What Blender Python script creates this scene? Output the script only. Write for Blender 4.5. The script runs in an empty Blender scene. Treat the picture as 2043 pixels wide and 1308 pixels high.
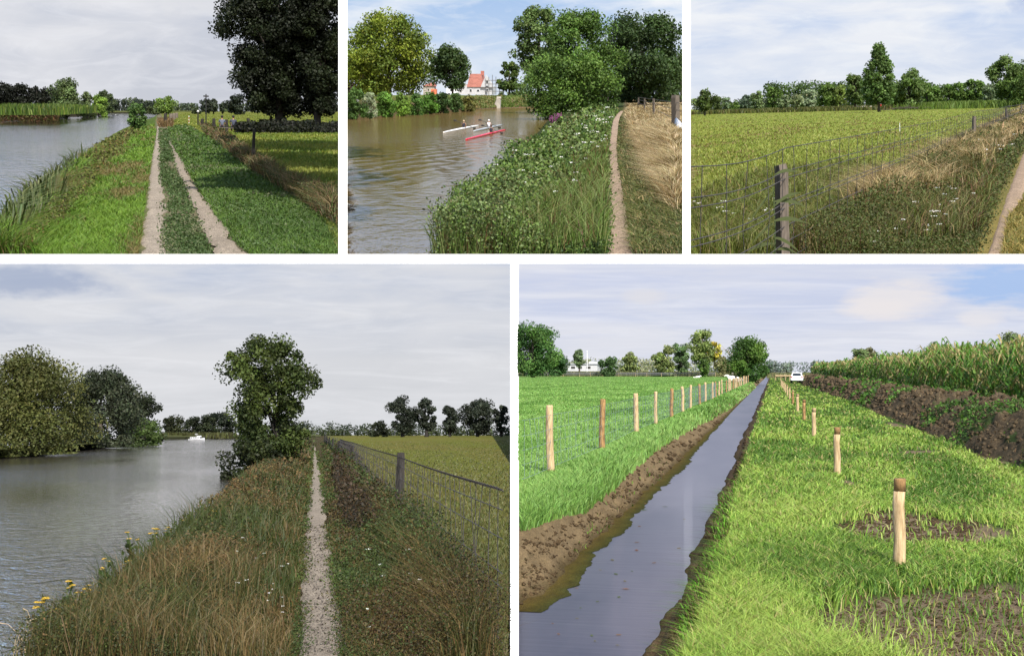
import bpy, math
import numpy as np
from mathutils import Matrix, Vector

# ------------------------------------------------------------------ camera, sky light, sun, exposure
SC = bpy.context.scene
F, CX, CY = 2400.0, 1021.5, 654.0
PITCH = math.radians(3.5)
EXPO = 0.85
cd = bpy.data.cameras.new('camera'); cam = bpy.data.objects.new('camera', cd)
SC.collection.objects.link(cam); SC.camera = cam
cd.sensor_width = 36; cd.lens = 36*F/2043.0; cd.clip_start = 0.3; cd.clip_end = 400000
cam.rotation_euler = (math.pi/2+PITCH, 0, 0)
SUN_EL, SUN_AZ = math.radians(42), math.radians(18)      # azimuth: to the right of straight behind the camera
sd = Vector((math.sin(SUN_AZ)*math.cos(SUN_EL), -math.cos(SUN_AZ)*math.cos(SUN_EL), math.sin(SUN_EL)))
sl = bpy.data.lights.new('sun', 'SUN'); so = bpy.data.objects.new('sun', sl); SC.collection.objects.link(so)
sl.energy = 4.4; sl.angle = math.radians(0.5); sl.color = (1, .94, .85)
so.rotation_euler = sd.to_track_quat('Z', 'Y').to_euler()
world = bpy.data.worlds.new('World'); SC.world = world; world.use_nodes = True
wn = world.node_tree; sky = wn.nodes.new('ShaderNodeTexSky'); sky.sky_type = 'NISHITA'; sky.sun_disc = False
sky.sun_elevation = SUN_EL; sky.sun_rotation = math.pi-SUN_AZ
wn.links.new(sky.outputs[0], wn.nodes['Background'].inputs[0]); wn.nodes['Background'].inputs[1].default_value = .12
SC.view_settings.view_transform = 'Standard'; SC.view_settings.look = 'None'; SC.view_settings.exposure = EXPO
SC.view_settings.gamma = 1; SC.view_settings.use_curve_mapping = False
SC.cycles.max_bounces = 5; SC.cycles.transparent_max_bounces = 4; SC.cycles.use_denoising = True
rng = np.random.default_rng(7)

# ------------------------------------------------------------------ the five sites: each is a place with its own level ground
def unit(v): return v/np.linalg.norm(v)
CF = np.array([0, math.cos(PITCH), math.sin(PITCH)]); CU = np.array([0, -math.sin(PITCH), math.cos(PITCH)]); CR = np.array([1., 0, 0])
def ray(px, py): return unit(CF*F+CR*(px-CX)+CU*(CY-py))
EYE = 1.6
class Site:
    def __init__(s, vp, far, S):
        d0 = ray(*vp); d1 = ray(*far)
        R = d1-(d1@d0)*d0; R = unit(R)
        if R[0] < 0: R = -R
        U = np.cross(R, d0); s.B = np.stack([R, d0, U], 1); s.S = S; s.vp = vp
    def loc(s, px, py):                      # local ray directions, vectorised
        px = np.asarray(px, float); py = np.asarray(py, float)
        v = CF*F+CR*(px[..., None]-CX)+CU*(CY-py[..., None])
        return v@s.B
    def at(s, px, py, z=-EYE):
        l = s.loc(px, py); t = z/l[..., 2]; return l*t[..., None]
    def aty(s, px, py, y):
        l = s.loc(px, py); return l*(y/l[..., 1])[..., None]
    def hor(s, px):                          # image row of the horizon at this column
        l0 = s.loc(px, 0.)[2]; l1 = s.loc(px, 1000.)[2]; return 1000*l0/(l0-l1)
    def proj(s, P):
        w = np.asarray(P)@s.B.T; c = w@CF
        return CX+F*(w@CR)/c, CY-F*(w@CU)/c
    def frame(s, p, yaw=0.):                 # matrix that stands an object upright at p
        p = np.asarray(p, float); w = s.B@p; e = unit(w); n = unit(np.cross(e, CU)); U = s.B[:, 2]
        z = unit(U-(U@n)*n); y = s.B[:, 1]; y = unit(y-(y@z)*z); x = np.cross(y, z)
        c, q = math.cos(yaw), math.sin(yaw); x, y = x*c+y*q, y*c-x*q
        M = np.eye(4); M[:3, 0] = x*s.S; M[:3, 1] = y*s.S; M[:3, 2] = z*s.S; M[:3, 3] = w*s.S
        return Matrix(M.tolist())
    @property
    def M(s):
        M = np.eye(4); M[:3, :3] = s.B*s.S; return Matrix(M.tolist())
ST = 132.
LIM = {}
P1 = Site((315, 217), (600, 217), ST)
P2 = Site((1245, 190), (800, 190), 145.)
P3 = Site((2100, 194), (1400, 213), 260.)
P4 = Site((640, 862), (100, 862), 1.)
P5 = Site((1540, 741), (1100, 741), 3.)
for _s, _l in ((P1, (-400, 682)), (P2, (686, 1368)), (P3, (1371, 2500)), (P4, (-900, 1022)), (P5, (1031, 2500))): _s.lim = _l
def inside(s, P, m=0.):                      # nothing grows across the white borders between the sites
    x, y = s.proj(P); return (x > s.lim[0]+m) & (x < s.lim[1]-m)

# ------------------------------------------------------------------ helpers
def A(r, g, b, k=1.):
    f = lambda c: ((c/255+.055)/1.055)**2.4 if c > 10 else c/255/12.92
    return np.array([f(r), f(g), f(b)])*k
def tag(o, label=None, cat=None, group=None, kind=None):
    for k, v in (('label', label), ('category', cat), ('group', group), ('kind', kind)):
        if v: o[k] = v
    return o
def link(name, data, M=None, parent=None):
    o = bpy.data.objects.new(name, data); SC.collection.objects.link(o)
    if parent is not None: o.parent = parent
    if M is not None: o.matrix_local = M if parent is not None else M
    return o
def npmesh(name, V, faces, mat, col=None, smooth=False, mi=None):
    me = bpy.data.meshes.new(name); V = np.asarray(V, np.float32).reshape(-1, 3)
    me.vertices.add(len(V)); me.vertices.foreach_set('co', V.ravel())
    idx = []; tot = []
    for f in faces:
        f = np.asarray(f, np.int32)
        if len(f): idx.append(f.ravel()); tot.append(np.full(len(f), f.shape[1], np.int32))
    idx = np.concatenate(idx); tot = np.concatenate(tot)
    me.loops.add(len(idx)); me.loops.foreach_set('vertex_index', idx)
    me.polygons.add(len(tot)); st = np.concatenate([[0], np.cumsum(tot)[:-1]]).astype(np.int32)
    me.polygons.foreach_set('loop_start', st)
    if smooth: me.polygons.foreach_set('use_smooth', np.ones(len(tot), bool))
    if col is not None:
        a = me.color_attributes.new('Col', 'FLOAT_COLOR', 'POINT')
        c = np.ones((len(V), 4), np.float32); c[:, :3] = np.clip(col, 0, 1); a.data.foreach_set('color', c.ravel())
    me.update(calc_edges=True); me.validate()
    for m in (mat if isinstance(mat, list) else [mat]): me.materials.append(m)
    return me
def _h(i, j, s):
    n = np.sin(i*127.1+j*311.7+s*74.7)*43758.5453; return n-np.floor(n)
def vnoise(x, y, s=0):
    xi, yi = np.floor(x), np.floor(y); u, v = x-xi, y-yi; u = u*u*(3-2*u); v = v*v*(3-2*v)
    a, b, c, d = _h(xi, yi, s), _h(xi+1, yi, s), _h(xi, yi+1, s), _h(xi+1, yi+1, s)
    return (a*(1-u)+b*u)*(1-v)+(c*(1-u)+d*u)*v
def fbm(x, y, s=0, o=4):
    r = 0; a = .5; t = 0
    for k in range(o): r = r+a*vnoise(x*2**k, y*2**k, s+k*3); t += a; a *= .55
    return r/t
def inpoly(px, py, poly):
    c = np.zeros(np.shape(px), bool); n = len(poly)
    for i in range(n):
        x0, y0 = poly[i]; x1, y1 = poly[(i+1) % n]
        if y0 == y1: continue
        k = ((y0 > py) != (y1 > py)) & (px < (x1-x0)*(py-y0)/(y1-y0)+x0); c ^= k
    return c
def sstep(a, b, x):
    t = np.clip((x-a)/(b-a), 0, 1); return t*t*(3-2*t)
def lerp(a, b, t): return a+(b-a)*t

class MB:
    def __init__(s): s.v = []; s.f = []
    def add(s, V, Fs):
        o = len(s.v); s.v += [tuple(map(float, v)) for v in V]; s.f += [tuple(i+o for i in f) for f in Fs]; return s
    def box(s, c, d, taper=1., rz=0.):
        x, y, z = (k/2 for k in d); V = []
        for zz, t in ((-z, 1.), (z, taper)):
            for sx, sy in ((-1, -1), (1, -1), (1, 1), (-1, 1)):
                a, b = sx*x*t, sy*y*t; V.append((c[0]+a*math.cos(rz)-b*math.sin(rz), c[1]+a*math.sin(rz)+b*math.cos(rz), c[2]+zz))
        return s.add(V, [(3, 2, 1, 0), (4, 5, 6, 7), (0, 1, 5, 4), (1, 2, 6, 5), (2, 3, 7, 6), (3, 0, 4, 7)])
    def tube(s, pts, r, n=7, wob=0.):
        pts = [np.array(p, float) for p in pts]; r = [r]*len(pts) if np.isscalar(r) else r; V = []
        for i, p in enumerate(pts):
            t = unit(pts[min(i+1, len(pts)-1)]-pts[max(i-1, 0)]); a = np.array([0, 0, 1.]) if abs(t[2]) < .9 else np.array([1., 0, 0])
            u = unit(np.cross(t, a)); w = np.cross(t, u)
            for k in range(n):
                g = 2*math.pi*k/n; rr = r[i]*(1+wob*math.sin(3*g+i)*.5+wob*rng.normal()*.4); V.append(p+(u*math.cos(g)+w*math.sin(g))*rr)
        Fs = [(i*n+k, i*n+(k+1) % n, (i+1)*n+(k+1) % n, (i+1)*n+k) for i in range(len(pts)-1) for k in range(n)]
        Fs += [tuple(range(n))[::-1], tuple((len(pts)-1)*n+k for k in range(n))]
        return s.add(V, Fs)
    def ball(s, c, r, n=8, m=6):
        r = (r, r, r) if np.isscalar(r) else r; V = [(c[0], c[1], c[2]-r[2])]
        for i in range(1, m):
            a = math.pi*i/m-math.pi/2
            for k in range(n):
                g = 2*math.pi*k/n; V.append((c[0]+r[0]*math.cos(a)*math.cos(g), c[1]+r[1]*math.cos(a)*math.sin(g), c[2]+r[2]*math.sin(a)))
        V.append((c[0], c[1], c[2]+r[2])); L = len(V)-1
        Fs = [(0, 1+(k+1) % n, 1+k) for k in range(n)]+[(L, 1+(m-2)*n+k, 1+(m-2)*n+(k+1) % n) for k in range(n)]
        Fs += [(1+i*n+k, 1+i*n+(k+1) % n, 1+(i+1)*n+(k+1) % n, 1+(i+1)*n+k) for i in range(m-2) for k in range(n)]
        return s.add(V, Fs)
    def loft(s, secs):                       # list of equal-length rings, closed at both ends
        n = len(secs[0]); V = [p for r in secs for p in r]
        Fs = [(i*n+k, i*n+(k+1) % n, (i+1)*n+(k+1) % n, (i+1)*n+k) for i in range(len(secs)-1) for k in range(n)]
        Fs += [tuple(range(n))[::-1], tuple((len(secs)-1)*n+k for k in range(n))]
        return s.add(V, Fs)
    def build(s, name, mat, parent=None, M=None, smooth=False, bevel=0.):
        me = bpy.data.meshes.new(name); me.from_pydata(s.v, [], s.f); me.update(); me.materials.append(mat)
        if smooth: me.polygons.foreach_set('use_smooth', [True]*len(me.polygons))
        o = link(name, me, M, parent)
        if bevel:
            b = o.modifiers.new('bevel', 'BEVEL'); b.width = bevel; b.segments = 2
        return o

# ------------------------------------------------------------------ materials
def newmat(name):
    m = bpy.data.materials.new(name); m.use_nodes = True; nt = m.node_tree; nt.nodes.clear()
    return m, nt, nt.nodes.new('ShaderNodeOutputMaterial')
def node(nt, t, **kw):
    n = nt.nodes.new(t)
    for k, v in kw.items():
        if isinstance(k, str) and k[0] == 'i' and k[1:].isdigit(): n.inputs[int(k[1:])].default_value = v
        else: setattr(n, k, v)
    return n
def mapped(nt, scale, src='Object', rot=(0, 0, 0), off=(0, 0, 0)):
    c = node(nt, 'ShaderNodeTexCoord'); m = node(nt, 'ShaderNodeMapping'); nt.links.new(c.outputs[src], m.inputs[0])
    m.inputs[1].default_value = off; m.inputs[2].default_value = rot; m.inputs[3].default_value = scale; return m.outputs[0]
def noise(nt, vec, scale=1., detail=4., rough=.55, dist=0.):
    n = node(nt, 'ShaderNodeTexNoise'); nt.links.new(vec, n.inputs['Vector'])
    n.inputs['Scale'].default_value = scale; n.inputs['Detail'].default_value = detail; n.inputs['Roughness'].default_value = rough
    n.inputs['Distortion'].default_value = dist; return n.outputs['Fac']
def ramp(nt, fac, stops):
    r = node(nt, 'ShaderNodeValToRGB'); nt.links.new(fac, r.inputs[0]); e = r.color_ramp.elements
    while len(e) < len(stops): e.new(.5)
    for q, (p, c) in zip(e, stops): q.position = p; q.color = (*c, 1) if len(c) == 3 else c
    return r.outputs[0]
def mixc(nt, fac, a, b, mode='MIX'):
    m = node(nt, 'ShaderNodeMix', data_type='RGBA', blend_type=mode)
    for k, v in ((0, fac), (6, a), (7, b)):
        if hasattr(v, 'is_linked') or isinstance(v, bpy.types.NodeSocket): nt.links.new(v, m.inputs[k])
        else: m.inputs[k].default_value = v if np.isscalar(v) else (*[float(q) for q in v][:3], 1)
    return m.outputs[2]
def mathn(nt, op, a, b=0.):
    m = node(nt, 'ShaderNodeMath', operation=op)
    for k, v in ((0, a), (1, b)):
        if isinstance(v, bpy.types.NodeSocket): nt.links.new(v, m.inputs[k])
        else: m.inputs[k].default_value = v
    return m.outputs[0]
def m_leaf(name, trans=.3, rough=.6, spec=.25):
    m, nt, out = newmat(name); a = node(nt, 'ShaderNodeAttribute', attribute_name='Col')
    p = node(nt, 'ShaderNodeBsdfPrincipled'); nt.links.new(a.outputs[0], p.inputs['Base Color'])
    p.inputs['Roughness'].default_value = rough; p.inputs['Specular IOR Level'].default_value = spec
    t = node(nt, 'ShaderNodeBsdfTranslucent'); nt.links.new(mixc(nt, 1., a.outputs[0], (1., 1., .7), 'MULTIPLY'), t.inputs[0])
    x = node(nt, 'ShaderNodeMixShader'); x.inputs[0].default_value = trans
    nt.links.new(p.outputs[0], x.inputs[1]); nt.links.new(t.outputs[0], x.inputs[2]); nt.links.new(x.outputs[0], out.inputs[0]); return m
def m_ground(name, scale=8., var=.5, bump=.4, speck=None, dist=.03):
    m, nt, out = newmat(name); a = node(nt, 'ShaderNodeAttribute', attribute_name='Col')
    v = mapped(nt, (1, .45, 1)); n1 = noise(nt, v, scale, 6, .7); n2 = noise(nt, v, scale*9, 3, .7)
    c = mixc(nt, 1., a.outputs[0], ramp(nt, n1, [(.3, (1-var,)*3), (.7, (1+var*.6,)*3)]), 'MULTIPLY')
    c = mixc(nt, 1., c, ramp(nt, n2, [(.35, (1-var*.8,)*3), (.65, (1+var*.5,)*3)]), 'MULTIPLY')
    if speck is not None:
        vo = node(nt, 'ShaderNodeTexVoronoi'); vo.inputs['Scale'].default_value = scale*9; nt.links.new(v, vo.inputs['Vector'])
        k = ramp(nt, vo.outputs['Color'], [(.0, speck[0]), (.5, speck[1]), (1., speck[2])]); c = mixc(nt, .75, c, mixc(nt, 1., c, k, 'MULTIPLY'))
    p = node(nt, 'ShaderNodeBsdfPrincipled'); nt.links.new(c, p.inputs['Base Color']); p.inputs['Roughness'].default_value = .95
    p.inputs['Specular IOR Level'].default_value = .1
    b = node(nt, 'ShaderNodeBump'); b.inputs['Strength'].default_value = bump; b.inputs['Distance'].default_value = dist
    nt.links.new(mathn(nt, 'ADD', n1, n2), b.inputs['Height']); nt.links.new(b.outputs[0], p.inputs['Normal'])
    nt.links.new(p.outputs[0], out.inputs[0]); return m
def m_solid(name, col, rough=.6, var=.25, scale=6., metal=0., spec=.4, stretch=(1, 1, 1), bump=.15, col2=None):
    m, nt, out = newmat(name); v = mapped(nt, stretch); n1 = noise(nt, v, scale, 5, .65)
    col = np.array(col[:3], float); hi = np.array(col2, float) if col2 is not None else np.minimum(col*(1+var), 1)
    c = ramp(nt, n1, [(.3, tuple(col*(1-var))), (.7, tuple(hi))])
    p = node(nt, 'ShaderNodeBsdfPrincipled'); nt.links.new(c, p.inputs['Base Color']); p.inputs['Roughness'].default_value = rough
    p.inputs['Metallic'].default_value = metal; p.inputs['Specular IOR Level'].default_value = spec
    b = node(nt, 'ShaderNodeBump'); b.inputs['Strength'].default_value = bump; b.inputs['Distance'].default_value = .02
    nt.links.new(n1, b.inputs['Height']); nt.links.new(b.outputs[0], p.inputs['Normal'])
    nt.links.new(p.outputs[0], out.inputs[0]); return m
def m_water(name, murk, sc=(1, 1, 1), scale=2., bump=.3, rough=.06, gloss=.6, tint=(1, 1, 1), patch=.0, dist=.1, soft=0., cloud_blot=None, wake=None):
    m, nt, out = newmat(name); v = mapped(nt, sc); n1 = noise(nt, v, scale, 3, .6, .6); n2 = noise(nt, v, scale*4, 3, .6, .3)
    big = noise(nt, mapped(nt, (.12, .03, 1)), 1., 2, .5)
    h = mathn(nt, 'ADD', n1, mathn(nt, 'MULTIPLY', n2, .35)); h = mathn(nt, 'MULTIPLY', h, ramp(nt, big, [(.35, (1-patch,)*3), (.6, (1, 1, 1))]))
    for (x0, y0, nx, ny, wid, fr, amp) in (wake or ()):   # boat wakes: trains of long low waves beside the boats' track
        sx = node(nt, 'ShaderNodeSeparateXYZ'); nt.links.new(mapped(nt, (1, 1, 1)), sx.inputs[0])
        ddx = mathn(nt, 'SUBTRACT', sx.outputs[0], x0); ddy = mathn(nt, 'SUBTRACT', sx.outputs[1], y0)
        cc = mathn(nt, 'ADD', ddx, mathn(nt, 'MULTIPLY', ddy, nx)); al = mathn(nt, 'MULTIPLY', ddy, -1.)
        wv = mathn(nt, 'SINE', mathn(nt, 'ADD', mathn(nt, 'ADD', mathn(nt, 'MULTIPLY', ddx, fr), mathn(nt, 'MULTIPLY', ddy, ny)), mathn(nt, 'MULTIPLY', noise(nt, mapped(nt, (.6, .25, 1)), 1., 3, .5), 12.)))
        mk = mathn(nt, 'MULTIPLY', ramp(nt, mathn(nt, 'DIVIDE', mathn(nt, 'ABSOLUTE', cc), wid), [(.35, (1, 1, 1)), (1., (0, 0, 0))]), ramp(nt, mathn(nt, 'DIVIDE', al, 60.), [(0, (0, 0, 0)), (.05, (1, 1, 1)), (1, (.5, .5, .5))]))
        h = mathn(nt, 'ADD', h, mathn(nt, 'MULTIPLY', mathn(nt, 'MULTIPLY', wv, mk), amp))
    b = node(nt, 'ShaderNodeBump'); b.inputs['Strength'].default_value = bump; b.inputs['Distance'].default_value = dist; nt.links.new(h, b.inputs['Height'])
    d = node(nt, 'ShaderNodeBsdfDiffuse'); d.inputs[0].default_value = (*murk, 1)
    if cloud_blot is not None: nt.links.new(mixc(nt, ramp(nt, noise(nt, mapped(nt, (.8, .22, 1)), 1., 4, .55, .4), [(.38, (0, 0, 0)), (.62, (1, 1, 1))]), murk, tuple(cloud_blot)), d.inputs[0])
    g = node(nt, 'ShaderNodeBsdfGlossy'); g.inputs[0].default_value = (*tint, 1); g.inputs[1].default_value = rough; nt.links.new(b.outputs[0], g.inputs['Normal'])
    if soft:
        g2 = node(nt, 'ShaderNodeBsdfGlossy'); g2.inputs[0].default_value = (*tint, 1); g2.inputs[1].default_value = .34
        mx = node(nt, 'ShaderNodeMixShader'); mx.inputs[0].default_value = soft; nt.links.new(g.outputs[0], mx.inputs[1]); nt.links.new(g2.outputs[0], mx.inputs[2]); g = mx
    lw = node(nt, 'ShaderNodeFresnel'); lw.inputs[0].default_value = 1.33; nt.links.new(b.outputs[0], lw.inputs['Normal'])
    f = ramp(nt, lw.outputs[0], [(.02, (.1,)*3), (.45, (gloss,)*3)])
    x = node(nt, 'ShaderNodeMixShader'); nt.links.new(f, x.inputs[0]); nt.links.new(d.outputs[0], x.inputs[1]); nt.links.new(g.outputs[0], x.inputs[2])
    nt.links.new(x.outputs[0], out.inputs[0]); return m
LEAF = m_leaf('leaves'); GRASS = m_leaf('grass_blades', .35, .55, .3); WEED = m_leaf('weed_leaves', .25)
BARK = m_solid('bark', (.06, .05, .038), .9, .5, 3., stretch=(3, 3, .6), bump=.6)
BARKD = m_solid('dark_bark', (.018, .015, .012), .9, .5, 3., stretch=(3, 3, .6), bump=.6)
OLDWOOD = m_solid('weathered_wood', (.12, .098, .078), .9, .45, 9., stretch=(5, 5, .5), bump=.6)
PALEWOOD = m_solid('peeled_wood', (.34, .22, .10), .85, .35, 7., stretch=(5, 5, .8), bump=.7, col2=(.60, .45, .26))
BROWNWOOD = m_solid('bark_covered_wood', (.13, .065, .03), .9, .5, 6., stretch=(4, 4, 1.), bump=.6, col2=(.42, .25, .1))
POST4 = m_solid('dark_weathered_wood', (.032, .027, .023), .9, .5, 9., stretch=(5, 5, .5), bump=.7)
WIRE = m_solid('galvanised_wire', (.16, .16, .17), .5, .3, 5., metal=.5)
WIRED = m_solid('dark_wire', (.05, .045, .045), .7, .3, 5.)
WHITE = m_solid('white_gloss_paint', (.78, .78, .78), .3, .06, 4.)
BOATW = m_solid('weathered_white_paint', (.42, .43, .44), .5, .1, 4.)
BORDERM = m_solid('white_border_paint', (.92, .92, .92), .9, .01, .3, spec=0., bump=0.)
GLASS = m_solid('dark_glass', (.02, .025, .03), .08, .2, 2., spec=.8, bump=0.)
BLACK = m_solid('black_rubber', (.02, .02, .02), .7, .2, 5.)
SKIN = m_solid('skin', (.42, .23, .15), .6, .1, 5.)

# ------------------------------------------------------------------ generic scene pieces
def thing(site, name, p, label, cat, group=None, yaw=0.):
    return tag(link(name, None, site.frame(p, yaw)), label, cat, group)
def sheet(site, name, l, r, top, bot, mat, zf, cf, nr=240, nc=300, edge=None, smooth=True, z0=-EYE, **kw):
    """ground sheet whose grid is fine near the eye and coarse far off; zf gives heights, cf colours"""
    h = site.hor((l+r)/2); o = np.geomspace(bot-h, top-h, nr); py = h+o; PX, PY = np.meshgrid(np.linspace(l, r, nc), py)
    if site is P3: PY = PY+(np.vectorize(site.hor)(np.linspace(l, r, nc))-h)[None, :]
    Q = site.at(PX, PY, z0); X, Y = Q[..., 0], Q[..., 1]; Z = z0+zf(X, Y)
    V = np.stack([X, Y, Z], -1).reshape(-1, 3); C = cf(X, Y, PX, PY).reshape(-1, 3)
    i = np.arange(nr*nc).reshape(nr, nc); Fq = np.stack([i[:-1, :-1], i[:-1, 1:], i[1:, 1:], i[1:, :-1]], -1).reshape(-1, 4)
    return tag(link(name, npmesh(name, V, [Fq], mat, C, smooth), site.M), **kw)
def interp_rows(rows, py):                   # rows: (py, left, right)
    r = np.array(sorted(rows), float); return np.interp(py, r[:, 0], r[:, 1]), np.interp(py, r[:, 0], r[:, 2])
def path_strip(site, name, rows, mat, col, zoff=.03, n=160, jit=.12, **kw):
    h = site.hor(rows[0][1]); ys = [q[0] for q in rows]; py = h+np.geomspace(max(ys)-h, min(ys)-h, n); L, R = interp_rows(rows, py)
    a = site.at(L, py); b = site.at(R, py); w = np.linalg.norm(b-a, axis=1)
    a[:, 0] += (fbm(a[:, 1]*1.3, a[:, 1]*0, 5)-.5)*jit*2*w; b[:, 0] += (fbm(b[:, 1]*1.1, b[:, 1]*0, 9)-.5)*jit*2*w
    t = np.linspace(0, 1, 9)[None, :, None]; G = a[:, None]*(1-t)+b[:, None]*t
    G[..., 2] += zoff*np.sin(np.pi*np.clip(t[..., 0], .0, 1))**.3-.004; V = G.reshape(-1, 3)
    C = np.array(col)[None]*(0.8+.4*fbm(V[:, 0]*3, V[:, 1]*1, 3))[:, None]
    i = np.arange(n*9).reshape(n, 9); Fq = np.stack([i[:-1, :-1], i[:-1, 1:], i[1:, 1:], i[1:, :-1]], -1).reshape(-1, 4)
    return tag(link(name, npmesh(name, V, [Fq], mat, C, True), site.M), kind='structure', **kw)
def quad_sheet(site, name, pts, z, mat, **kw):
    V = [site.at(np.array(x, float), np.array(y, float), z) for x, y in pts]
    return tag(link(name, npmesh(name, V, [[list(range(len(V)))]], mat), site.M), **kw)
def scatter(site, n, poly, z=-EYE, zf=None, far=1.):
    """points on the ground inside a patch; denser near the eye"""
    P = np.array(poly, float); x0, y0 = P.min(0); x1, y1 = P.max(0); k = 0; out = []
    while k < n:
        px = rng.uniform(x0, x1, n*2); py = y0+(y1-y0)*rng.uniform(0, 1, n*2)**far; ok = inpoly(px, py, poly); px, py = px[ok], py[ok]
        out.append(np.stack([px, py], 1)); k += len(px)
    q = np.concatenate(out)[:n]; W = site.at(q[:, 0], q[:, 1], z)
    if zf is not None: W[:, 2] = z+zf(W[:, 0], W[:, 1])
    return W
def pick(cols, w, n): return np.array(cols)[rng.choice(len(cols), n, p=np.array(w)/np.sum(w))]
def blades(site, name, W, h, wpx, col, lean=.35, mat=None, wind=(0, 0), parent=None, droop=0., M=None, **kw):
    n = len(W); h = np.broadcast_to(h, n)*rng.uniform(.55, 1.25, n); col = np.broadcast_to(col, (n, 3))
    if M is None:
        ok = inside(site, W, 3); ok &= inside(site, W+np.stack([(np.array(wind)[0]-lean)*h, 0*h, h], 1)) & inside(site, W+np.stack([(np.array(wind)[0]+lean)*h, 0*h, h], 1)); W, h, col = W[ok], h[ok], col[ok]; n = len(W)
    w = wpx*W[:, 1]/F*rng.uniform(.6, 1.3, n)/2
    a = rng.uniform(0, 2*np.pi, n); L = rng.normal(0, lean, (n, 2))+np.array(wind); b = rng.uniform(0, 2*np.pi, n)
    S = np.stack([np.cos(a), np.sin(a)*.6, np.zeros(n)], 1)*w[:, None]; up = np.array([0, 0, 1.])
    m = W+np.concatenate([L*.35, np.ones((n, 1))*.6], 1)*h[:, None]; t = W+np.concatenate([L*(1+droop), np.ones((n, 1))*(1-droop*.4)], 1)*h[:, None]
    V = np.stack([W-S, W+S, m+S*.8, m-S*.8, t], 1).reshape(-1, 3); i = np.arange(n)*5
    col = np.broadcast_to(col, (n, 3))*rng.uniform(.7, 1.3, (n, 1))*(1+rng.normal(0, .06, (n, 3))); C = np.repeat(col, 5, 0)
    me = npmesh(name, V, [np.stack([i, i+1, i+2, i+3], 1), np.stack([i+3, i+2, i+4], 1)], mat or GRASS, C)
    return tag(link(name, me, site.M if M is None else M, parent), **kw)
def leafquads(Pc, size, col, nrm=None, elong=1.6, var=.2):
    n = len(Pc); size = np.broadcast_to(size, n)*rng.uniform(.6, 1.35, n)
    N = rng.normal(0, 1, (n, 3))
    if nrm is not None: N = N*.75+nrm
    N /= np.linalg.norm(N, axis=1, keepdims=True)+1e-9; T = rng.normal(0, 1, (n, 3)); T -= (T*N).sum(1, keepdims=True)*N; T /= np.linalg.norm(T, axis=1, keepdims=True)+1e-9
    B = np.cross(N, T); T = T*size[:, None]*.5*elong; B = B*size[:, None]*.5
    V = np.stack([Pc-T, Pc+B-T*.1, Pc+T, Pc-B-T*.1], 1).reshape(-1, 3); i = np.arange(n)*4
    col = np.broadcast_to(col, (n, 3))*rng.uniform(1-var, 1+var, (n, 1))*(1+rng.normal(0, .05, (n, 3)))
    return V, np.stack([i, i+1, i+2, i+3], 1), np.repeat(col, 4, 0)
def leafmass(site, name, W, hf, px, cols, w, patch=(1., 1.), top=.6, mat=None, seed=1, elong=1.5, **kw):
    """low leafy growth: leaves spread through the height hf(x,y) of the growth, colour in patches"""
    n = len(W); H = hf(W[:, 0], W[:, 1]); P = W.copy(); P[:, 2] += H*rng.uniform(0, 1, n)**top; P[:, :2] += rng.normal(0, .05, (n, 2))
    q = fbm(W[:, 0]*patch[0], W[:, 1]*patch[1], seed, 3); q = (q-q.min())/(q.max()-q.min()+1e-9); q = np.clip(q+rng.normal(0, .16, n), 0, .999)
    cum = np.cumsum(w)/np.sum(w); C = np.array(cols)[np.searchsorted(cum, q)]
    ok = inside(site, P, px*.8); P, C, W = P[ok], C[ok], W[ok]
    V, Fq, C = leafquads(P, px*W[:, 1]/F, C, np.array([0, -.25, .5]), elong)
    return tag(link(name, npmesh(name, V, [Fq], mat or WEED, C), site.M), **kw)

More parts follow.
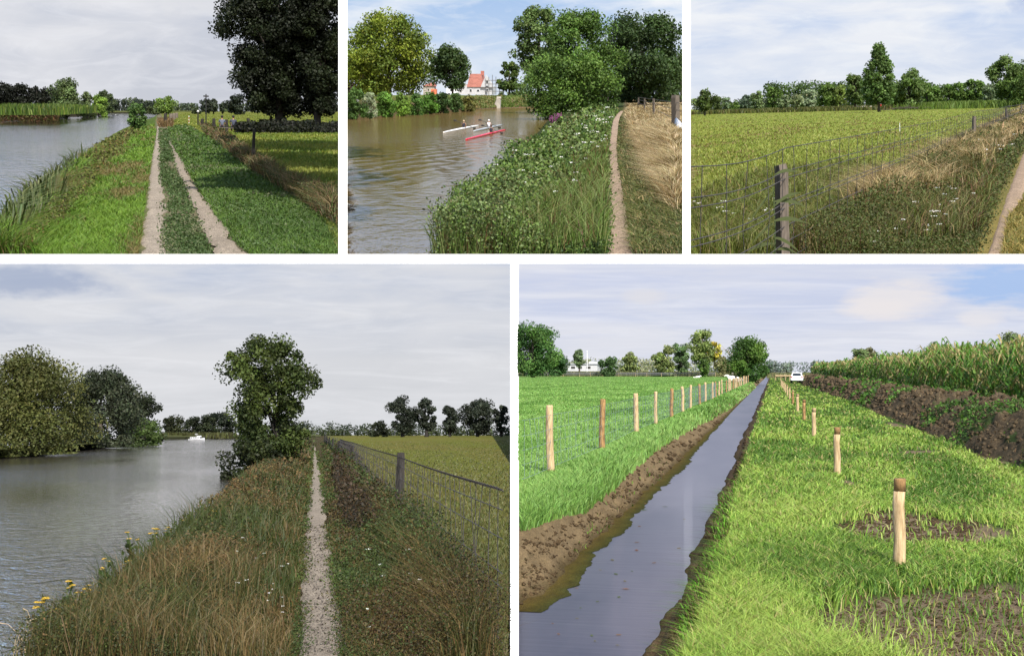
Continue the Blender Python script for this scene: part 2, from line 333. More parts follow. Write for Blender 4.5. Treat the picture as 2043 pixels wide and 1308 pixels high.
def prof(kind, t):
    if kind == 'round': return np.sqrt(np.clip(1-(2*t-1)**2, 0, 1))**.75
    if kind == 'egg': return np.sqrt(np.clip(1-(np.where(t < .38, (t-.38)/.38, (t-.38)/.62))**2, 0, 1))**.9
    if kind == 'cone': return np.clip(np.where(t < .28, .72+t, 1.02-(t-.28)*1.32), .05, 1)*np.where(t > .93, .8, 1)
    if kind == 'fan': return np.sqrt(np.clip(1-((t-.62)/.62)**2, 0, 1))*np.where(t > .62, np.sqrt(np.clip(1-((t-.62)/.4)**2, 0, 1)), 1)
    if kind == 'mound': return np.sqrt(np.clip(1-t**2.4, 0, 1))
    if kind == 'tall': return np.clip(.62+.5*t, 0, 1)*np.clip(1-np.abs((t-.48)/.54)**2.8, 0, 1)**.6
    return np.ones_like(t)
def tree(site, name, label, l, r, t, b, D=None, kind='round', col=(60, 90, 40), k=.5, cb=.15, dens=1., leafpx=4.2, clus=None, cs=.2,
         group=None, cat='tree', z0=-EYE, trunk=.03, bark=None, depth=1., hol=.2, tint=.42, limbs=5, col2=None, sway=0., tx=None, above=None, free=False, nolim=False):
    cxp = (l+r)/2 if tx is None else tx
    if leafpx < 8: leafpx *= .78; dens *= .92
    if D is None: D = float(site.at(np.array(cxp), np.array(float(b)), z0)[1])
    p = site.aty(np.array(float(cxp)), np.array(float(b)), D); h = (b-t)*D/F; w = (r-l)*D/F; ox = ((l+r)/2-cxp)*D/F
    o = thing(site, name, p, label, cat, group); area = (r-l)*(b-t); n = int(max(260, area*.62*dens*(4.2/leafpx)**2))
    K = clus or int(np.clip(area/150, 34, 170)); z_b = cb*h; hh = h-z_b
    tt = rng.uniform(.03, .97, K); g = rng.uniform(0, 2*np.pi, K); wob = 1+.2*np.sin(2*g+tt*5+l)+.15*np.sin(5*tt*3.1+g+r)+rng.normal(0, .07, K)
    rad = prof(kind, tt)*w/2*wob; q = rng.uniform(hol, 1, K)**.5*(1-cs*.55)
    cz = z_b+tt*hh*(1-cs*.5); Cc = np.stack([ox+rad*q*np.cos(g)+sway*(cz/h)**2*w, rad*q*np.sin(g)*depth, cz], 1)
    ci = rng.integers(0, K, n); R = cs*min(w, hh*1.3)*rng.uniform(.45, 1.3, K)
    d = rng.normal(0, 1, (n, 3)); d /= np.linalg.norm(d, axis=1, keepdims=True); rr = rng.uniform(0, 1, n)**.45
    Pc = Cc[ci]+d*rr[:, None]*R[ci][:, None]*np.array([1, 1, .85]); Pc[:, 2] = np.maximum(Pc[:, 2], .01*h)
    ct = rng.uniform(1-tint, 1+tint, K)[ci][:, None]; k = k*1.85; base = A(*col, k)
    if col2 is not None: mixv = (rng.uniform(0, 1, K)**1.3)[ci][:, None]; base = base*(1-mixv)+A(*col2, k)*mixv
    cc = np.broadcast_to(base*ct, (n, 3)); ok = inside(site, Pc+p, leafpx*.7) | nolim
    if above is not None: ok &= site.proj(Pc+p)[1] < above
    Pc, cc, d = Pc[ok] if not free else Pc, cc[ok] if not free else cc, d[ok] if not free else d
    V, Fq, C = leafquads(Pc, leafpx*D/F, cc, d*.6+np.array([0, 0, .35]), 1.45)
    link('crown', npmesh('crown', V, [Fq], LEAF, C), None, o)
    if trunk:
        mb = MB(); rt = trunk*h; top = z_b+hh*(.72 if kind != 'fan' else .35)
        mb.tube([(0, 0, -.02*h), (0, 0, .03*h), (0, 0, z_b*.9+.02*h), (ox*.4+rng.normal(0, .01)*h, 0, (z_b+top)*.55), (ox*.8+sway*w*.3, 0, top)], [rt*1.5, rt, rt*.9, rt*.7, rt*.3], 8, .08)
        for i in rng.choice(K, min(limbs, K), replace=False):
            c = Cc[i]
            if not inside(site, np.array(c)+p, 6): continue
            s0 = max(z_b, c[2]*.45); mb.tube([(ox*.2, 0, s0), (c[0]*.5, c[1]*.5, (s0+c[2])*.5+.03*h), tuple(c)], [rt*.5, rt*.3, rt*.1], 5)
        mb.build('trunk', bark or BARK, o, smooth=True)
    return o
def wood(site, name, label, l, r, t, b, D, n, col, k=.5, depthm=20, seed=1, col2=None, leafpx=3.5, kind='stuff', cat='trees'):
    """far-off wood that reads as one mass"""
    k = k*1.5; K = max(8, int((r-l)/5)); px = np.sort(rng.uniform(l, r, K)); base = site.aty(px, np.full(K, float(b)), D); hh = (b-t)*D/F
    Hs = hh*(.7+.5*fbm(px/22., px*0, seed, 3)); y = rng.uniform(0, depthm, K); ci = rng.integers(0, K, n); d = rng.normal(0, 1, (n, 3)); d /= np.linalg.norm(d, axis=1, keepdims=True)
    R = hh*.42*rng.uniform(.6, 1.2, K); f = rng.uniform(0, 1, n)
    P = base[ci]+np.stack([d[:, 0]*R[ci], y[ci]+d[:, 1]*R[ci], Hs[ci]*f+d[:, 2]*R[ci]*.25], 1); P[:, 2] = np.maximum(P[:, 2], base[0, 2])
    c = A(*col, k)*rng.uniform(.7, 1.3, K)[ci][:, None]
    if col2 is not None: c = np.where((rng.uniform(0, 1, K) < .35)[ci][:, None], A(*col2, k), c)
    V, Fq, C = leafquads(P, leafpx*D/F, c, d*.5+np.array([0, 0, .4]), 1.4)
    return tag(link(name, npmesh(name, V, [Fq], LEAF, C), site.M), label, cat, None, kind)

# ------------------------------------------------------------------ skies of the five sites
def sky_mat(name, low, mid, high, cloud, sc=(2, 5, 1), rot=0., cov=(.42, .68), seed=0., puffs=None, streaks=(), amount=.9, gray=None):
    m, nt, out = newmat(name); g = mapped(nt, (1, 1, 1), 'Generated'); sx = node(nt, 'ShaderNodeSeparateXYZ'); nt.links.new(g, sx.inputs[0])
    u, v = sx.outputs[0], sx.outputs[2]
    c = ramp(nt, v, [(0, A(*low)), (.45, A(*mid)), (1, A(*high))])
    n = noise(nt, mapped(nt, sc, 'Generated', (0, rot, 0), (seed, seed, seed)), 1.6, 7, .55, .5)
    big = noise(nt, mapped(nt, (1.2, 1, 1.6), 'Generated', (0, rot, 0), (seed+4, 0, seed)), 1.3, 2, .5, .2)
    f = mathn(nt, 'ADD', mathn(nt, 'MULTIPLY', n, .6), mathn(nt, 'MULTIPLY', big, .4))
    cl = mathn(nt, 'MULTIPLY', ramp(nt, f, [(cov[0], (0, 0, 0)), (cov[1], (1, 1, 1))]), amount)
    c = mixc(nt, cl, c, A(*cloud))
    n4 = noise(nt, mapped(nt, (2.6, 1, 8.), 'Generated', (0, rot*1.3, 0), (seed*2, 1, seed)), 1.7, 8, .66, 1.1)
    c = mixc(nt, mathn(nt, 'MULTIPLY', ramp(nt, n4, [(.46, (0, 0, 0)), (.72, (1, 1, 1))]), .4), c, A(*[min(255, q+16) for q in cloud]))
    if gray is not None:
        n3 = noise(nt, mapped(nt, (1.5, 1, 5), 'Generated', (0, rot, 0), (seed+9, 0, 2)), 1.5, 4, .5, .3)
        c = mixc(nt, mathn(nt, 'MULTIPLY', ramp(nt, n3, [(.45, (0, 0, 0)), (.7, (1, 1, 1))]), .6), c, A(*gray))
    for (pu, pv, ru, rv, col, st) in (puffs or ()):     # soft cumulus heaps in the sky
        nn = noise(nt, mapped(nt, (1, 1, 1), 'Generated', off=(pu*3, 0, pv*2)), 16., 5, .6)
        wv = mathn(nt, 'MULTIPLY', mathn(nt, 'SUBTRACT', nn, .5), 1.6)
        a = mathn(nt, 'DIVIDE', mathn(nt, 'SUBTRACT', u, pu), ru); b = mathn(nt, 'DIVIDE', mathn(nt, 'SUBTRACT', v, pv), rv)
        d = mathn(nt, 'ADD', mathn(nt, 'POWER', mathn(nt, 'ABSOLUTE', a), 2.), mathn(nt, 'POWER', mathn(nt, 'ABSOLUTE', b), 2.))
        d = mathn(nt, 'ADD', d, wv); c = mixc(nt, mathn(nt, 'MULTIPLY', ramp(nt, d, [(.2, (1, 1, 1)), (1., (0, 0, 0))]), st), c, A(*col))
    for (u0, v0, u1, v1, w, st) in streaks:             # vapour trails: distance from a line
        L = math.hypot(u1-u0, v1-v0); nx, nz = -(v1-v0)/L, (u1-u0)/L; tx, tz = (u1-u0)/L, (v1-v0)/L
        wob = mathn(nt, 'MULTIPLY', mathn(nt, 'SUBTRACT', noise(nt, mapped(nt, (8, 1, 8), 'Generated'), 1., 5, .6), .5), w*1.5)
        dd = mathn(nt, 'ADD', mathn(nt, 'ADD', mathn(nt, 'MULTIPLY', mathn(nt, 'SUBTRACT', u, u0), nx), mathn(nt, 'MULTIPLY', mathn(nt, 'SUBTRACT', v, v0), nz)), wob)
        al = mathn(nt, 'ADD', mathn(nt, 'MULTIPLY', mathn(nt, 'SUBTRACT', u, u0), tx), mathn(nt, 'MULTIPLY', mathn(nt, 'SUBTRACT', v, v0), tz))
        k = ramp(nt, mathn(nt, 'DIVIDE', mathn(nt, 'ABSOLUTE', dd), w), [(0, (1, 1, 1)), (1, (0, 0, 0))])
        k = mathn(nt, 'MULTIPLY', k, ramp(nt, mathn(nt, 'DIVIDE', al, L), [(0, (0, 0, 0)), (.12, (1, 1, 1)), (.7, (1, 1, 1)), (1, (0, 0, 0))]))
        c = mixc(nt, mathn(nt, 'MULTIPLY', k, st), c, A(*cloud))
    e = node(nt, 'ShaderNodeEmission'); nt.links.new(c, e.inputs[0]); e.inputs[1].default_value = 2**-EXPO
    nt.links.new(e.outputs[0], out.inputs[0]); m.cycles.emission_sampling = 'NONE'; return m
def sky_sheet(site, l, r, t, b, D, mat):
    V = [(CF*F+CR*(x-CX)+CU*(CY-y))*(D/F)@site.B/site.S for x, y in ((l, b), (r, b), (r, t), (l, t))]
    return tag(link('sky', npmesh('sky', V, [[[0, 1, 2, 3]]], mat), site.M), kind='structure')
# in generated coordinates: u from l to r, v from bottom to top of the sheet
sky_sheet(P1, -60., 684., -300., 240., 118000, sky_mat('sky_river_meadow', (200, 203, 212), (204, 209, 221), (150, 170, 214), (228, 229, 234), (1.7, 1, 3.6), .5, (.42, .62), 3.2, streaks=((.12, .56, .36, .42, .03, .55), (.22, .56, .3, .5, .02, .4)), puffs=((.6, .46, .2, .09, (228, 229, 233), .7), (.1, .5, .16, .05, (160, 177, 213), .75)), amount=.9))
sky_sheet(P2, 684., 1370., -300., 215., 130000, sky_mat('sky_rowers', (216, 228, 242), (168, 198, 237), (122, 160, 222), (238, 243, 249), (2.4, 1, 4.6), .2, (.43, .60), 7.4, puffs=((.30, .57, .05, .055, (238, 241, 246), .9), (.46, .49, .09, .03, (228, 234, 244), .8), (.95, .5, .14, .13, (247, 249, 252), .95), (.72, .58, .2, .03, (230, 236, 246), .6)), amount=.75))
sky_sheet(P3, 1369., 2110., -300., 235., 235000, sky_mat('sky_pasture', (224, 229, 238), (188, 207, 239), (120, 148, 218), (237, 240, 246), (1.5, 1, 5.), -.3, (.42, .60), 11.3, puffs=((.1, .53, .1, .045, (240, 242, 247), .9), (.42, .535, .17, .045, (146, 164, 216), .9), (.92, .43, .08, .06, (170, 190, 228), .6)), amount=.95))
sky_sheet(P4, -80., 1026., 516., 885., 1600, sky_mat('sky_towpath', (204, 206, 210), (212, 214, 219), (180, 192, 216), (224, 225, 229), (1.8, 1, 3.4), .45, (.36, .58), 3.2, streaks=((.2, .99, .43, .7, .04, .6), (.3, .95, .42, .9, .03, .5)), puffs=((.12, .88, .2, .1, (160, 173, 200), .7),), amount=.85))
sky_sheet(P5, 1026., 2600., 516., 765., 1600, sky_mat('sky_ditch', (212, 216, 228), (203, 211, 233), (205, 212, 234), (228, 229, 236), (2.6, 1, 4.), -.1, (.42, .62), 5.6, puffs=((0.6336, 0.8, 0.1102, 0.22, (168, 196, 238), 0.9), (0.4821, 0.68, 0.0689, 0.2, (234, 230, 232), 0.9), (0.4545, 0.6, 0.0517, 0.1, (236, 231, 232), 0.85), (0.5923, 0.52, 0.0344, 0.09, (232, 230, 234), 0.8), (0.1653, 0.7, 0.0344, 0.07, (226, 225, 230), 0.7)), amount=.8))

# ------------------------------------------------------------------ white borders added between the sites, standing for the collage gaps
def wworld(px, py, D): v = CF*F+CR*(px-CX)+CU*(CY-py); return v*(D/F)
def border_piece(mb, l, r, t, b, D=1450., th=6.):
    V = [wworld(x, y, d) for d in (D, D+th) for x, y in ((l, b), (r, b), (r, t), (l, t))]
    mb.add(V, [(0, 1, 2, 3), (7, 6, 5, 4), (0, 4, 5, 1), (1, 5, 6, 2), (2, 6, 7, 3), (3, 7, 4, 0)])
mb = MB(); border_piece(mb, -120, 2160, 507, 525.5); border_piece(mb, 675, 693, -60, 507); border_piece(mb, 1361.5, 1378, -60, 507); border_piece(mb, 1018, 1035, 525.5, 800)
tag(mb.build('white_border', BORDERM), 'plain white border strips added between the five river and meadow scenes', 'wall')
mb = MB(); rings = []
for D in np.geomspace(6.5, 1449, 60):
    q = []
    for px in (1018., 1035.):
        g4 = P4.B@P4.aty(np.array(px), np.array(0.), D)  # only to reach the depth
        z4 = EYE*F/(D)+P4.hor(px); z5 = EYE*3*F/D+P5.hor(px)
        q.append((px, min(z4, z5)-.06*F/D*1., max(z4, z5)+.6*F/D))
    (a, ta, ba), (c, tc, bc) = q; tt, bb = min(ta, tc), max(ba, bc)
    rings.append([wworld(a, bb, D), wworld(c, bb, D), wworld(c, tt, D), wworld(a, tt, D)])
mb.loft(rings); tag(mb.build('dividing_border', BORDERM), 'low white border added between the towpath scene and the ditch scene', 'wall')

# ------------------------------------------------------------------ small builders used by several sites
def edge_fn(site, pts, z):
    Q = np.array([site.at(np.array(float(x)), np.array(float(y)), z) for x, y in pts]); Q = Q[np.argsort(Q[:, 1])]
    return lambda y: np.interp(y, Q[:, 1], Q[:, 0])
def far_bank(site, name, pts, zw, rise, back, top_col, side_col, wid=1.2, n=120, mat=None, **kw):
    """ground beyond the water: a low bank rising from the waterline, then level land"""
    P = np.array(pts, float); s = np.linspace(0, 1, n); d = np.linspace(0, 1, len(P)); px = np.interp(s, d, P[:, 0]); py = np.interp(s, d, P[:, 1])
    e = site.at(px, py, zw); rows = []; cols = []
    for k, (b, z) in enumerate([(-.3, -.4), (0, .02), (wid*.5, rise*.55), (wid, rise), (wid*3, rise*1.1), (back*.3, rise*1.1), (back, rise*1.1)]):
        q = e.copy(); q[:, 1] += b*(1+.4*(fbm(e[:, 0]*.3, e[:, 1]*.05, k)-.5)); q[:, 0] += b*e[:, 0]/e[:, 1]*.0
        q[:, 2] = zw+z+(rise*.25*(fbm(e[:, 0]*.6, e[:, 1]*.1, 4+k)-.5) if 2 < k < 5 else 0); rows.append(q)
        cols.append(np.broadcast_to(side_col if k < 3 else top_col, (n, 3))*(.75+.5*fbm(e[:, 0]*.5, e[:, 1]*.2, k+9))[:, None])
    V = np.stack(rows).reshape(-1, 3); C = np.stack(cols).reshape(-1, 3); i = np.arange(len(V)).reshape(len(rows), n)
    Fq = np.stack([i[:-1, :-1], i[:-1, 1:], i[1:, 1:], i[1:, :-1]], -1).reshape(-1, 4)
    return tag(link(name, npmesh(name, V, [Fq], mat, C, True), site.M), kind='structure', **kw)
def post_mesh(h, r, mat, name='post', square=False, point=.0, parent=None, M=None):
    mb = MB()
    if square:
        n = 4; mb.tube([(0, 0, -.25), (0, 0, h*.5), (rng.normal(0, .006), 0, h*.93), (0, 0, h)], [r*1.25, r*1.2, r*1.2, r*1.05], 4, .05)
    else:
        mb.tube([(0, 0, -.25), (0, 0, h*.12), (rng.normal(0, .01), 0, h*.35), (rng.normal(0, .012), 0, h*.65), (0, 0, h*.97), (0, 0, h)],
                [r*1.05, r*1.05, r, r*.97, r*.93, r*.8], 12, .07)
    return mb.build(name, mat, parent, M, smooth=not square)
def wire_fence(site, label, posts, heights, gauge, mat, vstep=None, ext=(), pr=.05, ph=None, pmat=OLDWOOD, sag=.02, barb=False, square=True, knots=True, pieces=True, lean=None):
    """posts: list of (x, y, height); the fence is one thing with its posts and its wire mesh as parts"""
    x0, y0, h0 = posts[0]; t = thing(site, 'wire_fence', (x0, y0, -EYE), label, 'fence'); Mi = t.matrix_basis.inverted()
    for k, (x, y, h) in enumerate(posts):
        M = Mi@site.frame((x, y, -EYE))
        if lean: M = M@Matrix.Rotation(lean[k % len(lean)], 4, 'Y')
        post_mesh(h, (pr[k] if isinstance(pr, list) else pr)*(1+.08*rng.normal()), pmat[k % len(pmat)] if isinstance(pmat, list) else pmat, parent=t, M=M, square=square)
    run = list(ext[:1])+[(x, y) for x, y, h in posts]+list(ext[1:]); mb = MB()
    kn = MB()
    for i in range(len(run)-1):
        a, b = np.array(run[i]), np.array(run[i+1]); n = 12
        for hh in heights:
            pts = []
            for q in np.linspace(0, 1, n): c = a+(b-a)*q; pts.append((c[0]+.012, c[1], -EYE+hh-sag*math.sin(q*math.pi)))
            g = gauge*max(1., (pts[0][1]+pts[-1][1])/2/30); mb.tube(pts, g, 4)
        if vstep:
            L = np.linalg.norm(b-a)
            for q in np.arange(vstep/2, L, vstep):
                c = a+(b-a)*q/L
                if c[1] > 75: break
                s = sag*math.sin(q/L*math.pi); lo, hi = min(heights), max(heights); mb.tube([(c[0]+.012, c[1], -EYE+lo-s), (c[0]+.012+rng.normal(0, .02), c[1], -EYE+(lo+hi)/2-s), (c[0]+.012, c[1], -EYE+hi-s)], gauge*.8*max(1., c[1]/30), 4)
                if knots and c[1] < 45:
                    for hh in heights: kn.ball((c[0]+.012, c[1], -EYE+hh-s), gauge*2.1, 5, 4)
        if barb and (a[1]+b[1])/2 < 60:
            L = np.linalg.norm(b-a)
            for q in np.arange(.1, L, .16):
                c = a+(b-a)*q/L; s = sag*math.sin(q/L*math.pi)
                for hh in heights[-1:]: kn.tube([(c[0]-.02, c[1]-.02, -EYE+hh-s+.018), (c[0]+.04, c[1]+.02, -EYE+hh-s-.018)], gauge*1.1, 4)
    mb.build('wire_mesh', mat, t, Mi@site.M)
    if kn.v: kn.build('wire_knots', mat, t, Mi@site.M)
    return t
def skinned(name, joints, edges, mat, parent, M=None, sub=2):
    me = bpy.data.meshes.new(name); me.from_pydata([j[:3] for j in joints], edges, []); me.update()
    o = link(name, me, M, parent); s = o.modifiers.new('skin', 'SKIN'); s.use_smooth_shade = True
    for v, j in zip(me.skin_vertices[0].data, joints): v.radius = (j[3], j[3]); v.use_root = False
    me.skin_vertices[0].data[0].use_root = True
    u = o.modifiers.new('sub', 'SUBSURF'); u.levels = sub; u.render_levels = sub; me.materials.append(mat); return o
SHIRTS = {}
def person(site, p, yaw, label, shirt, hair, trousers, pose='bench', z=0., group=None, cap=None, scale=1., sleeves=True):
    """seated figure facing local -y of its frame turned by yaw; the seat is at height z above p"""
    o = thing(site, 'person', p, label, 'person', group, yaw); S = lambda *a: tuple(np.array(a)*scale)
    hz = z; kn = (.45 if pose == 'bench' else .10)
    J = [(0, 0, hz+.08, .12), (0, .02, hz+.28, .115), (0, .01, hz+.45, .13), (0, 0, hz+.54, .06), (0, -.01, hz+.60, .052), (0, -.02, hz+.72, .088), (0, -.03, hz+.80, .075)]
    E = [(0, 1), (1, 2), (2, 3), (3, 4), (4, 5), (5, 6)]
    hands = []
    for s in (-1, 1):
        b = len(J); ft = -.42 if pose == 'bench' else -.62
        J += [(s*.17, 0, hz+.49, .055), (s*.24, -.07 if pose == 'bench' else -.18, hz+.24, .043), (s*.17, -.28, hz+(.14 if pose == 'bench' else .22), .034), (s*.16, -.35, hz+(.13 if pose == 'bench' else .22), .03)]
        E += [(2, b), (b, b+1), (b+1, b+2), (b+2, b+3)]; c = len(J)
        J += [(s*.09, -.05, hz+.06, .085), (s*.11, ft, hz+.05 if pose == 'bench' else hz+.14, .06), (s*.11, ft-(.03 if pose == 'bench' else .38), hz-.38 if pose == 'bench' else hz-.02, .042), (s*.11, ft-(.17 if pose == 'bench' else .44), hz-.42 if pose == 'bench' else hz+.08, .035)]
        E += [(0, c), (c, c+1), (c+1, c+2), (c+2, c+3)]
        for q in range(4):                               # four fingers and a thumb, curled
            f = len(J); xx = s*(.13+.018*q); J += [(xx, -.40, hz+(.13 if pose == 'bench' else .22), .0085), (xx, -.43-(.01 if q in (1, 2) else 0), hz+(.11 if pose == 'bench' else .20), .0075)]; E += [(b+3, f), (f, f+1)]
        f = len(J); J += [(s*.115, -.36, hz+(.15 if pose == 'bench' else .24), .0095), (s*.11, -.39, hz+(.14 if pose == 'bench' else .22), .008)]; E += [(b+3, f), (f, f+1)]
    nb = len(J); J += [(0, -.125, hz+.715, .012)]; E += [(5, nb)]
    skinned('body', J, E, SKIN, o)
    sh = [(0, 0, hz+.02, .145), (0, .02, hz+.28, .135), (0, .01, hz+.46, .15), (0, 0, hz+.535, .07)]; se = [(0, 1), (1, 2), (2, 3)]
    for s in (-1, 1):
        b = len(sh); sh += [(s*.18, 0, hz+.49, .07)]; se += [(2, b)]
        if sleeves: sh += [(s*.235, -.05, hz+.30, .06)]; se += [(b, b+1)]
    skinned('shirt', sh, se, shirt, o)
    tr = [(0, -.01, hz+.06, .135)]; te = []
    for s in (-1, 1):
        b = len(tr); ft = -.42 if pose == 'bench' else -.45; tr += [(s*.1, -.08, hz+.07, .1), (s*.11, ft, hz+.06 if pose == 'bench' else hz+.12, .075)]; te += [(0, b), (b, b+1)]
        if pose == 'bench': tr += [(s*.11, ft-.03, hz-.3, .06)]; te += [(b+1, b+2)]
    skinned('trousers', tr, te, trousers, o)
    mb = MB(); mb.ball((0, .012, hz+.775), (.103, .115, .098), 12, 8); mb.build('cap' if cap else 'hair', cap or hair, o, smooth=True)
    mb = MB()
    for s in (-1, 1): mb.ball((s*.035, -.106, hz+.735), (.012, .008, .008), 6, 5)
    mb.build('eyes', BLACK, o, smooth=True)
    mb = MB(); mb.tube([(-.03, -.108, hz+.672), (0, -.113, hz+.67), (.03, -.108, hz+.672)], .006, 5); mb.build('mouth', m_lip, o)
    mb = MB()
    for s in (-1, 1): mb.ball((s*.094, -.01, hz+.73), (.012, .02, .032), 6, 6)
    mb.build('ears', SKIN, o, smooth=True)
    o.scale = o.scale*scale
    return o
m_lip = m_solid('lips', (.3, .1, .08), .5, .1, 5.)
HAIRD = m_solid('dark_hair', (.015, .012, .01), .7, .3, 30.); CLOTHN = m_solid('navy_cloth', (.045, .05, .075), .9, .2, 20.)
CLOTHL = m_solid('slate_cloth', (.09, .10, .14), .9, .2, 20.); CLOTHW = m_solid('white_cloth', (.6, .6, .65), .9, .1, 20.); CLOTHB = m_solid('black_cloth', (.02, .02, .03), .9, .2, 20.)
BLOND = m_solid('light_hair', (.45, .33, .2), .7, .3, 30.)

# ================================================================== SITE 4: towpath beside the river
e4 = edge_fn(P4, [(110, 1290), (265, 1150), (410, 1020), (462, 950), (512, 908), (552, 887), (586, 878)], -2.2)
def z4(x, y):
    s = x-e4(y)+.25*(fbm(y*.25, y*0, 2)-.5); return -1.15+1.15*sstep(-.8, 1.1, s)-.06*fbm(x*1.2, y*.4, 3)*sstep(.45, .9, np.abs(x+.02))
def c4(X, Y, PX, PY):
    n = fbm(X*.8, Y*.12, 5); n2 = fbm(X*.15, Y*.03, 8)
    mead = lerp(A(122, 126, 44, .5)[None, None], A(128, 122, 52, .5)[None, None], sstep(.35, .65, n2)[..., None])*(.85+.3*n)[..., None]
    bank = lerp(A(72, 66, 36, .5)[None, None], A(96, 84, 50, .5)[None, None], n[..., None]); t = sstep(1.5, 2.6, X)[..., None]
    return lerp(bank, mead, t)
GR4 = m_ground('meadow_ground', 5., .3, .4)
sheet(P4, 'ground', -60, 1026.5, 867.5, 1345, GR4, z4, c4, kind='structure')
WAT4 = m_water('river_water_towpath', tuple(A(112, 104, 96, .5)), (1.1, .9, 1), 2.2, .9, .08, .9, (.93, .91, .91), .75, .09)
quad_sheet(P4, 'river', [(-500, 1700), (900, 1700), (700, 871.5), (-500, 871.5)], -2.2, WAT4, kind='structure')
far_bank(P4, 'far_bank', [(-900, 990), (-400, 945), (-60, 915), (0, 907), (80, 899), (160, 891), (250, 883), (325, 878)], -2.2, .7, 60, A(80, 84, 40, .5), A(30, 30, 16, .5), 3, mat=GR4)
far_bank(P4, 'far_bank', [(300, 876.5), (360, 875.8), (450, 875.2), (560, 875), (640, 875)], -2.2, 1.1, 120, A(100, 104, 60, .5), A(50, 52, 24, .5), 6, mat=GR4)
W = P4.aty(rng.uniform(318, 470, 5000), np.full(5000, 874.), 408); W[:, 1] += rng.uniform(0, 5, 5000); W[:, 2] = -2.1+rng.uniform(0, .6, 5000)
blades(P4, 'reeds', W, 1.5, 2.2, pick([A(104, 108, 58, .55), A(84, 88, 42, .55), A(60, 60, 28, .5)], [3, 3, 2], 5000), .15, kind='stuff')
path_strip(P4, 'path', [(1345, 584, 696), (1308, 592, 690), (1200, 601, 672), (1120, 604, 664), (1060, 608, 656), (1000, 614, 649), (960, 618, 643), (930, 621, 638), (910, 623.5, 635), (897, 624.5, 631), (888, 623, 627.5)],
           m_ground('towpath_gravel', 9., .22, .5, ((.35, .32, .3), (1, 1, 1), (1.35, 1.33, 1.3))), A(166, 154, 138, .62), jit=.2)
W = scatter(P4, 1800, [(590, 1308), (612, 1050), (650, 1050), (696, 1308)]); V, Fq, C = leafquads(W+[0, 0, .035], W[:, 1]/F*3.2, pick([A(60, 48, 38, .5), A(90, 76, 60, .5), A(176, 165, 152, .5)], [3, 2, 2], len(W)), np.array([0, 0, 3.]), 1.3)
tag(link('path_litter', npmesh('path_litter', V, [Fq], WEED, C), P4.M), kind='stuff')
# far-bank trees over the water; backlit darkness is put into the leaf colours
tree(P4, 'willow_tree', 'widest olive green willow hanging over the water at the picture edge', -90, 166, 712, 908, None, 'mound', (80, 86, 42), .42, .0, 1.5, 4.4, 150, .17, z0=-2.1, col2=(98, 100, 52), hol=.45, tint=.3)
tree(P4, 'willow_tree', 'tall dark grey green willow right of the widest olive one on the far riverbank', 134, 272, 736, 893, None, 'egg', (56, 66, 42), .38, .0, 1.4, 4.2, 100, .18, z0=-2.1, hol=.4, col2=(72, 78, 60))
tree(P4, 'broadleaf_tree', 'dark round tree standing behind the tall willow on the far riverbank', 236, 316, 785, 886, 330, 'round', (40, 48, 28), .38, .0, 1., 3.8, z0=-2.1)
tree(P4, 'shrub', 'bright green low bush drooping to the water right of the willows', 252, 328, 833, 889, None, 'mound', (74, 92, 44), .42, .0, 1.2, 3.8, z0=-2.1, cat='bush', trunk=.02)
for k, (l, r, t, b, c, lb) in enumerate([(322, 368, 828, 870, (58, 64, 38), 'olive round tree left of the white cabin cruiser, behind the reeds'), (366, 402, 830, 869, (46, 54, 34), 'dark tree rising right behind the white cabin cruiser'),
        (396, 436, 828, 869, (50, 58, 36), 'mid green tree just right of the white cabin cruiser, behind the reeds'), (414, 470, 822, 869, (40, 48, 34), 'tallest dark tree behind the reeds, partly hidden by the leaning riverside tree')]):
    tree(P4, 'broadleaf_tree', lb, l, r, t, b, 440+k*6, 'round', c, .38, .02, 1.2, 3.2, 26, .24, group='trees behind the reeds in the large river scene', z0=-2)
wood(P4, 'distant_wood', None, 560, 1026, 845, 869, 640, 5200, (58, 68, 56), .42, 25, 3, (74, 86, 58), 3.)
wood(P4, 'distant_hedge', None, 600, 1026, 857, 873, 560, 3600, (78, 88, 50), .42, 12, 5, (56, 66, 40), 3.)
for k, (l, r, t, b, lb) in enumerate([(772, 834, 790, 871, 'broad dark pollard willow, leftmost of the five along the far edge of the meadow'), (830, 872, 792, 870, 'slim pollard willow touching the broad leftmost one at the meadow edge'),
        (878, 917, 806, 872, 'smallest narrow pollard willow standing alone at the far meadow edge'), (917, 988, 794, 873, 'broad round pollard willow right of the smallest one at the meadow edge'), (984, 1016, 804, 872, 'pollard willow at the right edge of the large towpath scene')]):
    tree(P4, 'pollard_willow', lb, l, r, t, b, 430+k*4, 'fan', (54, 62, 48), .42, .16, 1.2, 3.4, 38, .19, group='pollard willows along the meadow edge', trunk=.045, bark=BARKD, col2=(60, 66, 54))
tree(P4, 'shrub', 'low dark bush left of the broad leftmost pollard willow', 735, 776, 839, 873, 430, 'mound', (50, 58, 38), .38, .0, 1.2, 3.4, 20, cat='bush', trunk=.02)
# the leaning riverside tree
tree(P4, 'riverside_tree', 'tall loose tree leaning over the river left of the narrow towpath', 436, 632, 660, 958, 62, 'tall', (48, 60, 28), .42, .02, .95, 5.0, 170, .12, z0=-2.0, hol=.05, tint=.4, col2=(84, 98, 44), trunk=.02, bark=BARKD, limbs=16, tx=560, sway=.08)
tree(P4, 'shrub', 'dark leafy bush hanging into the river at the foot of the leaning tree', 446, 560, 880, 985, 58, 'round', (34, 40, 20), .4, .0, 1.2, 5.5, 40, .18, z0=-2.0, cat='bush', trunk=.01, col2=(56, 66, 30))
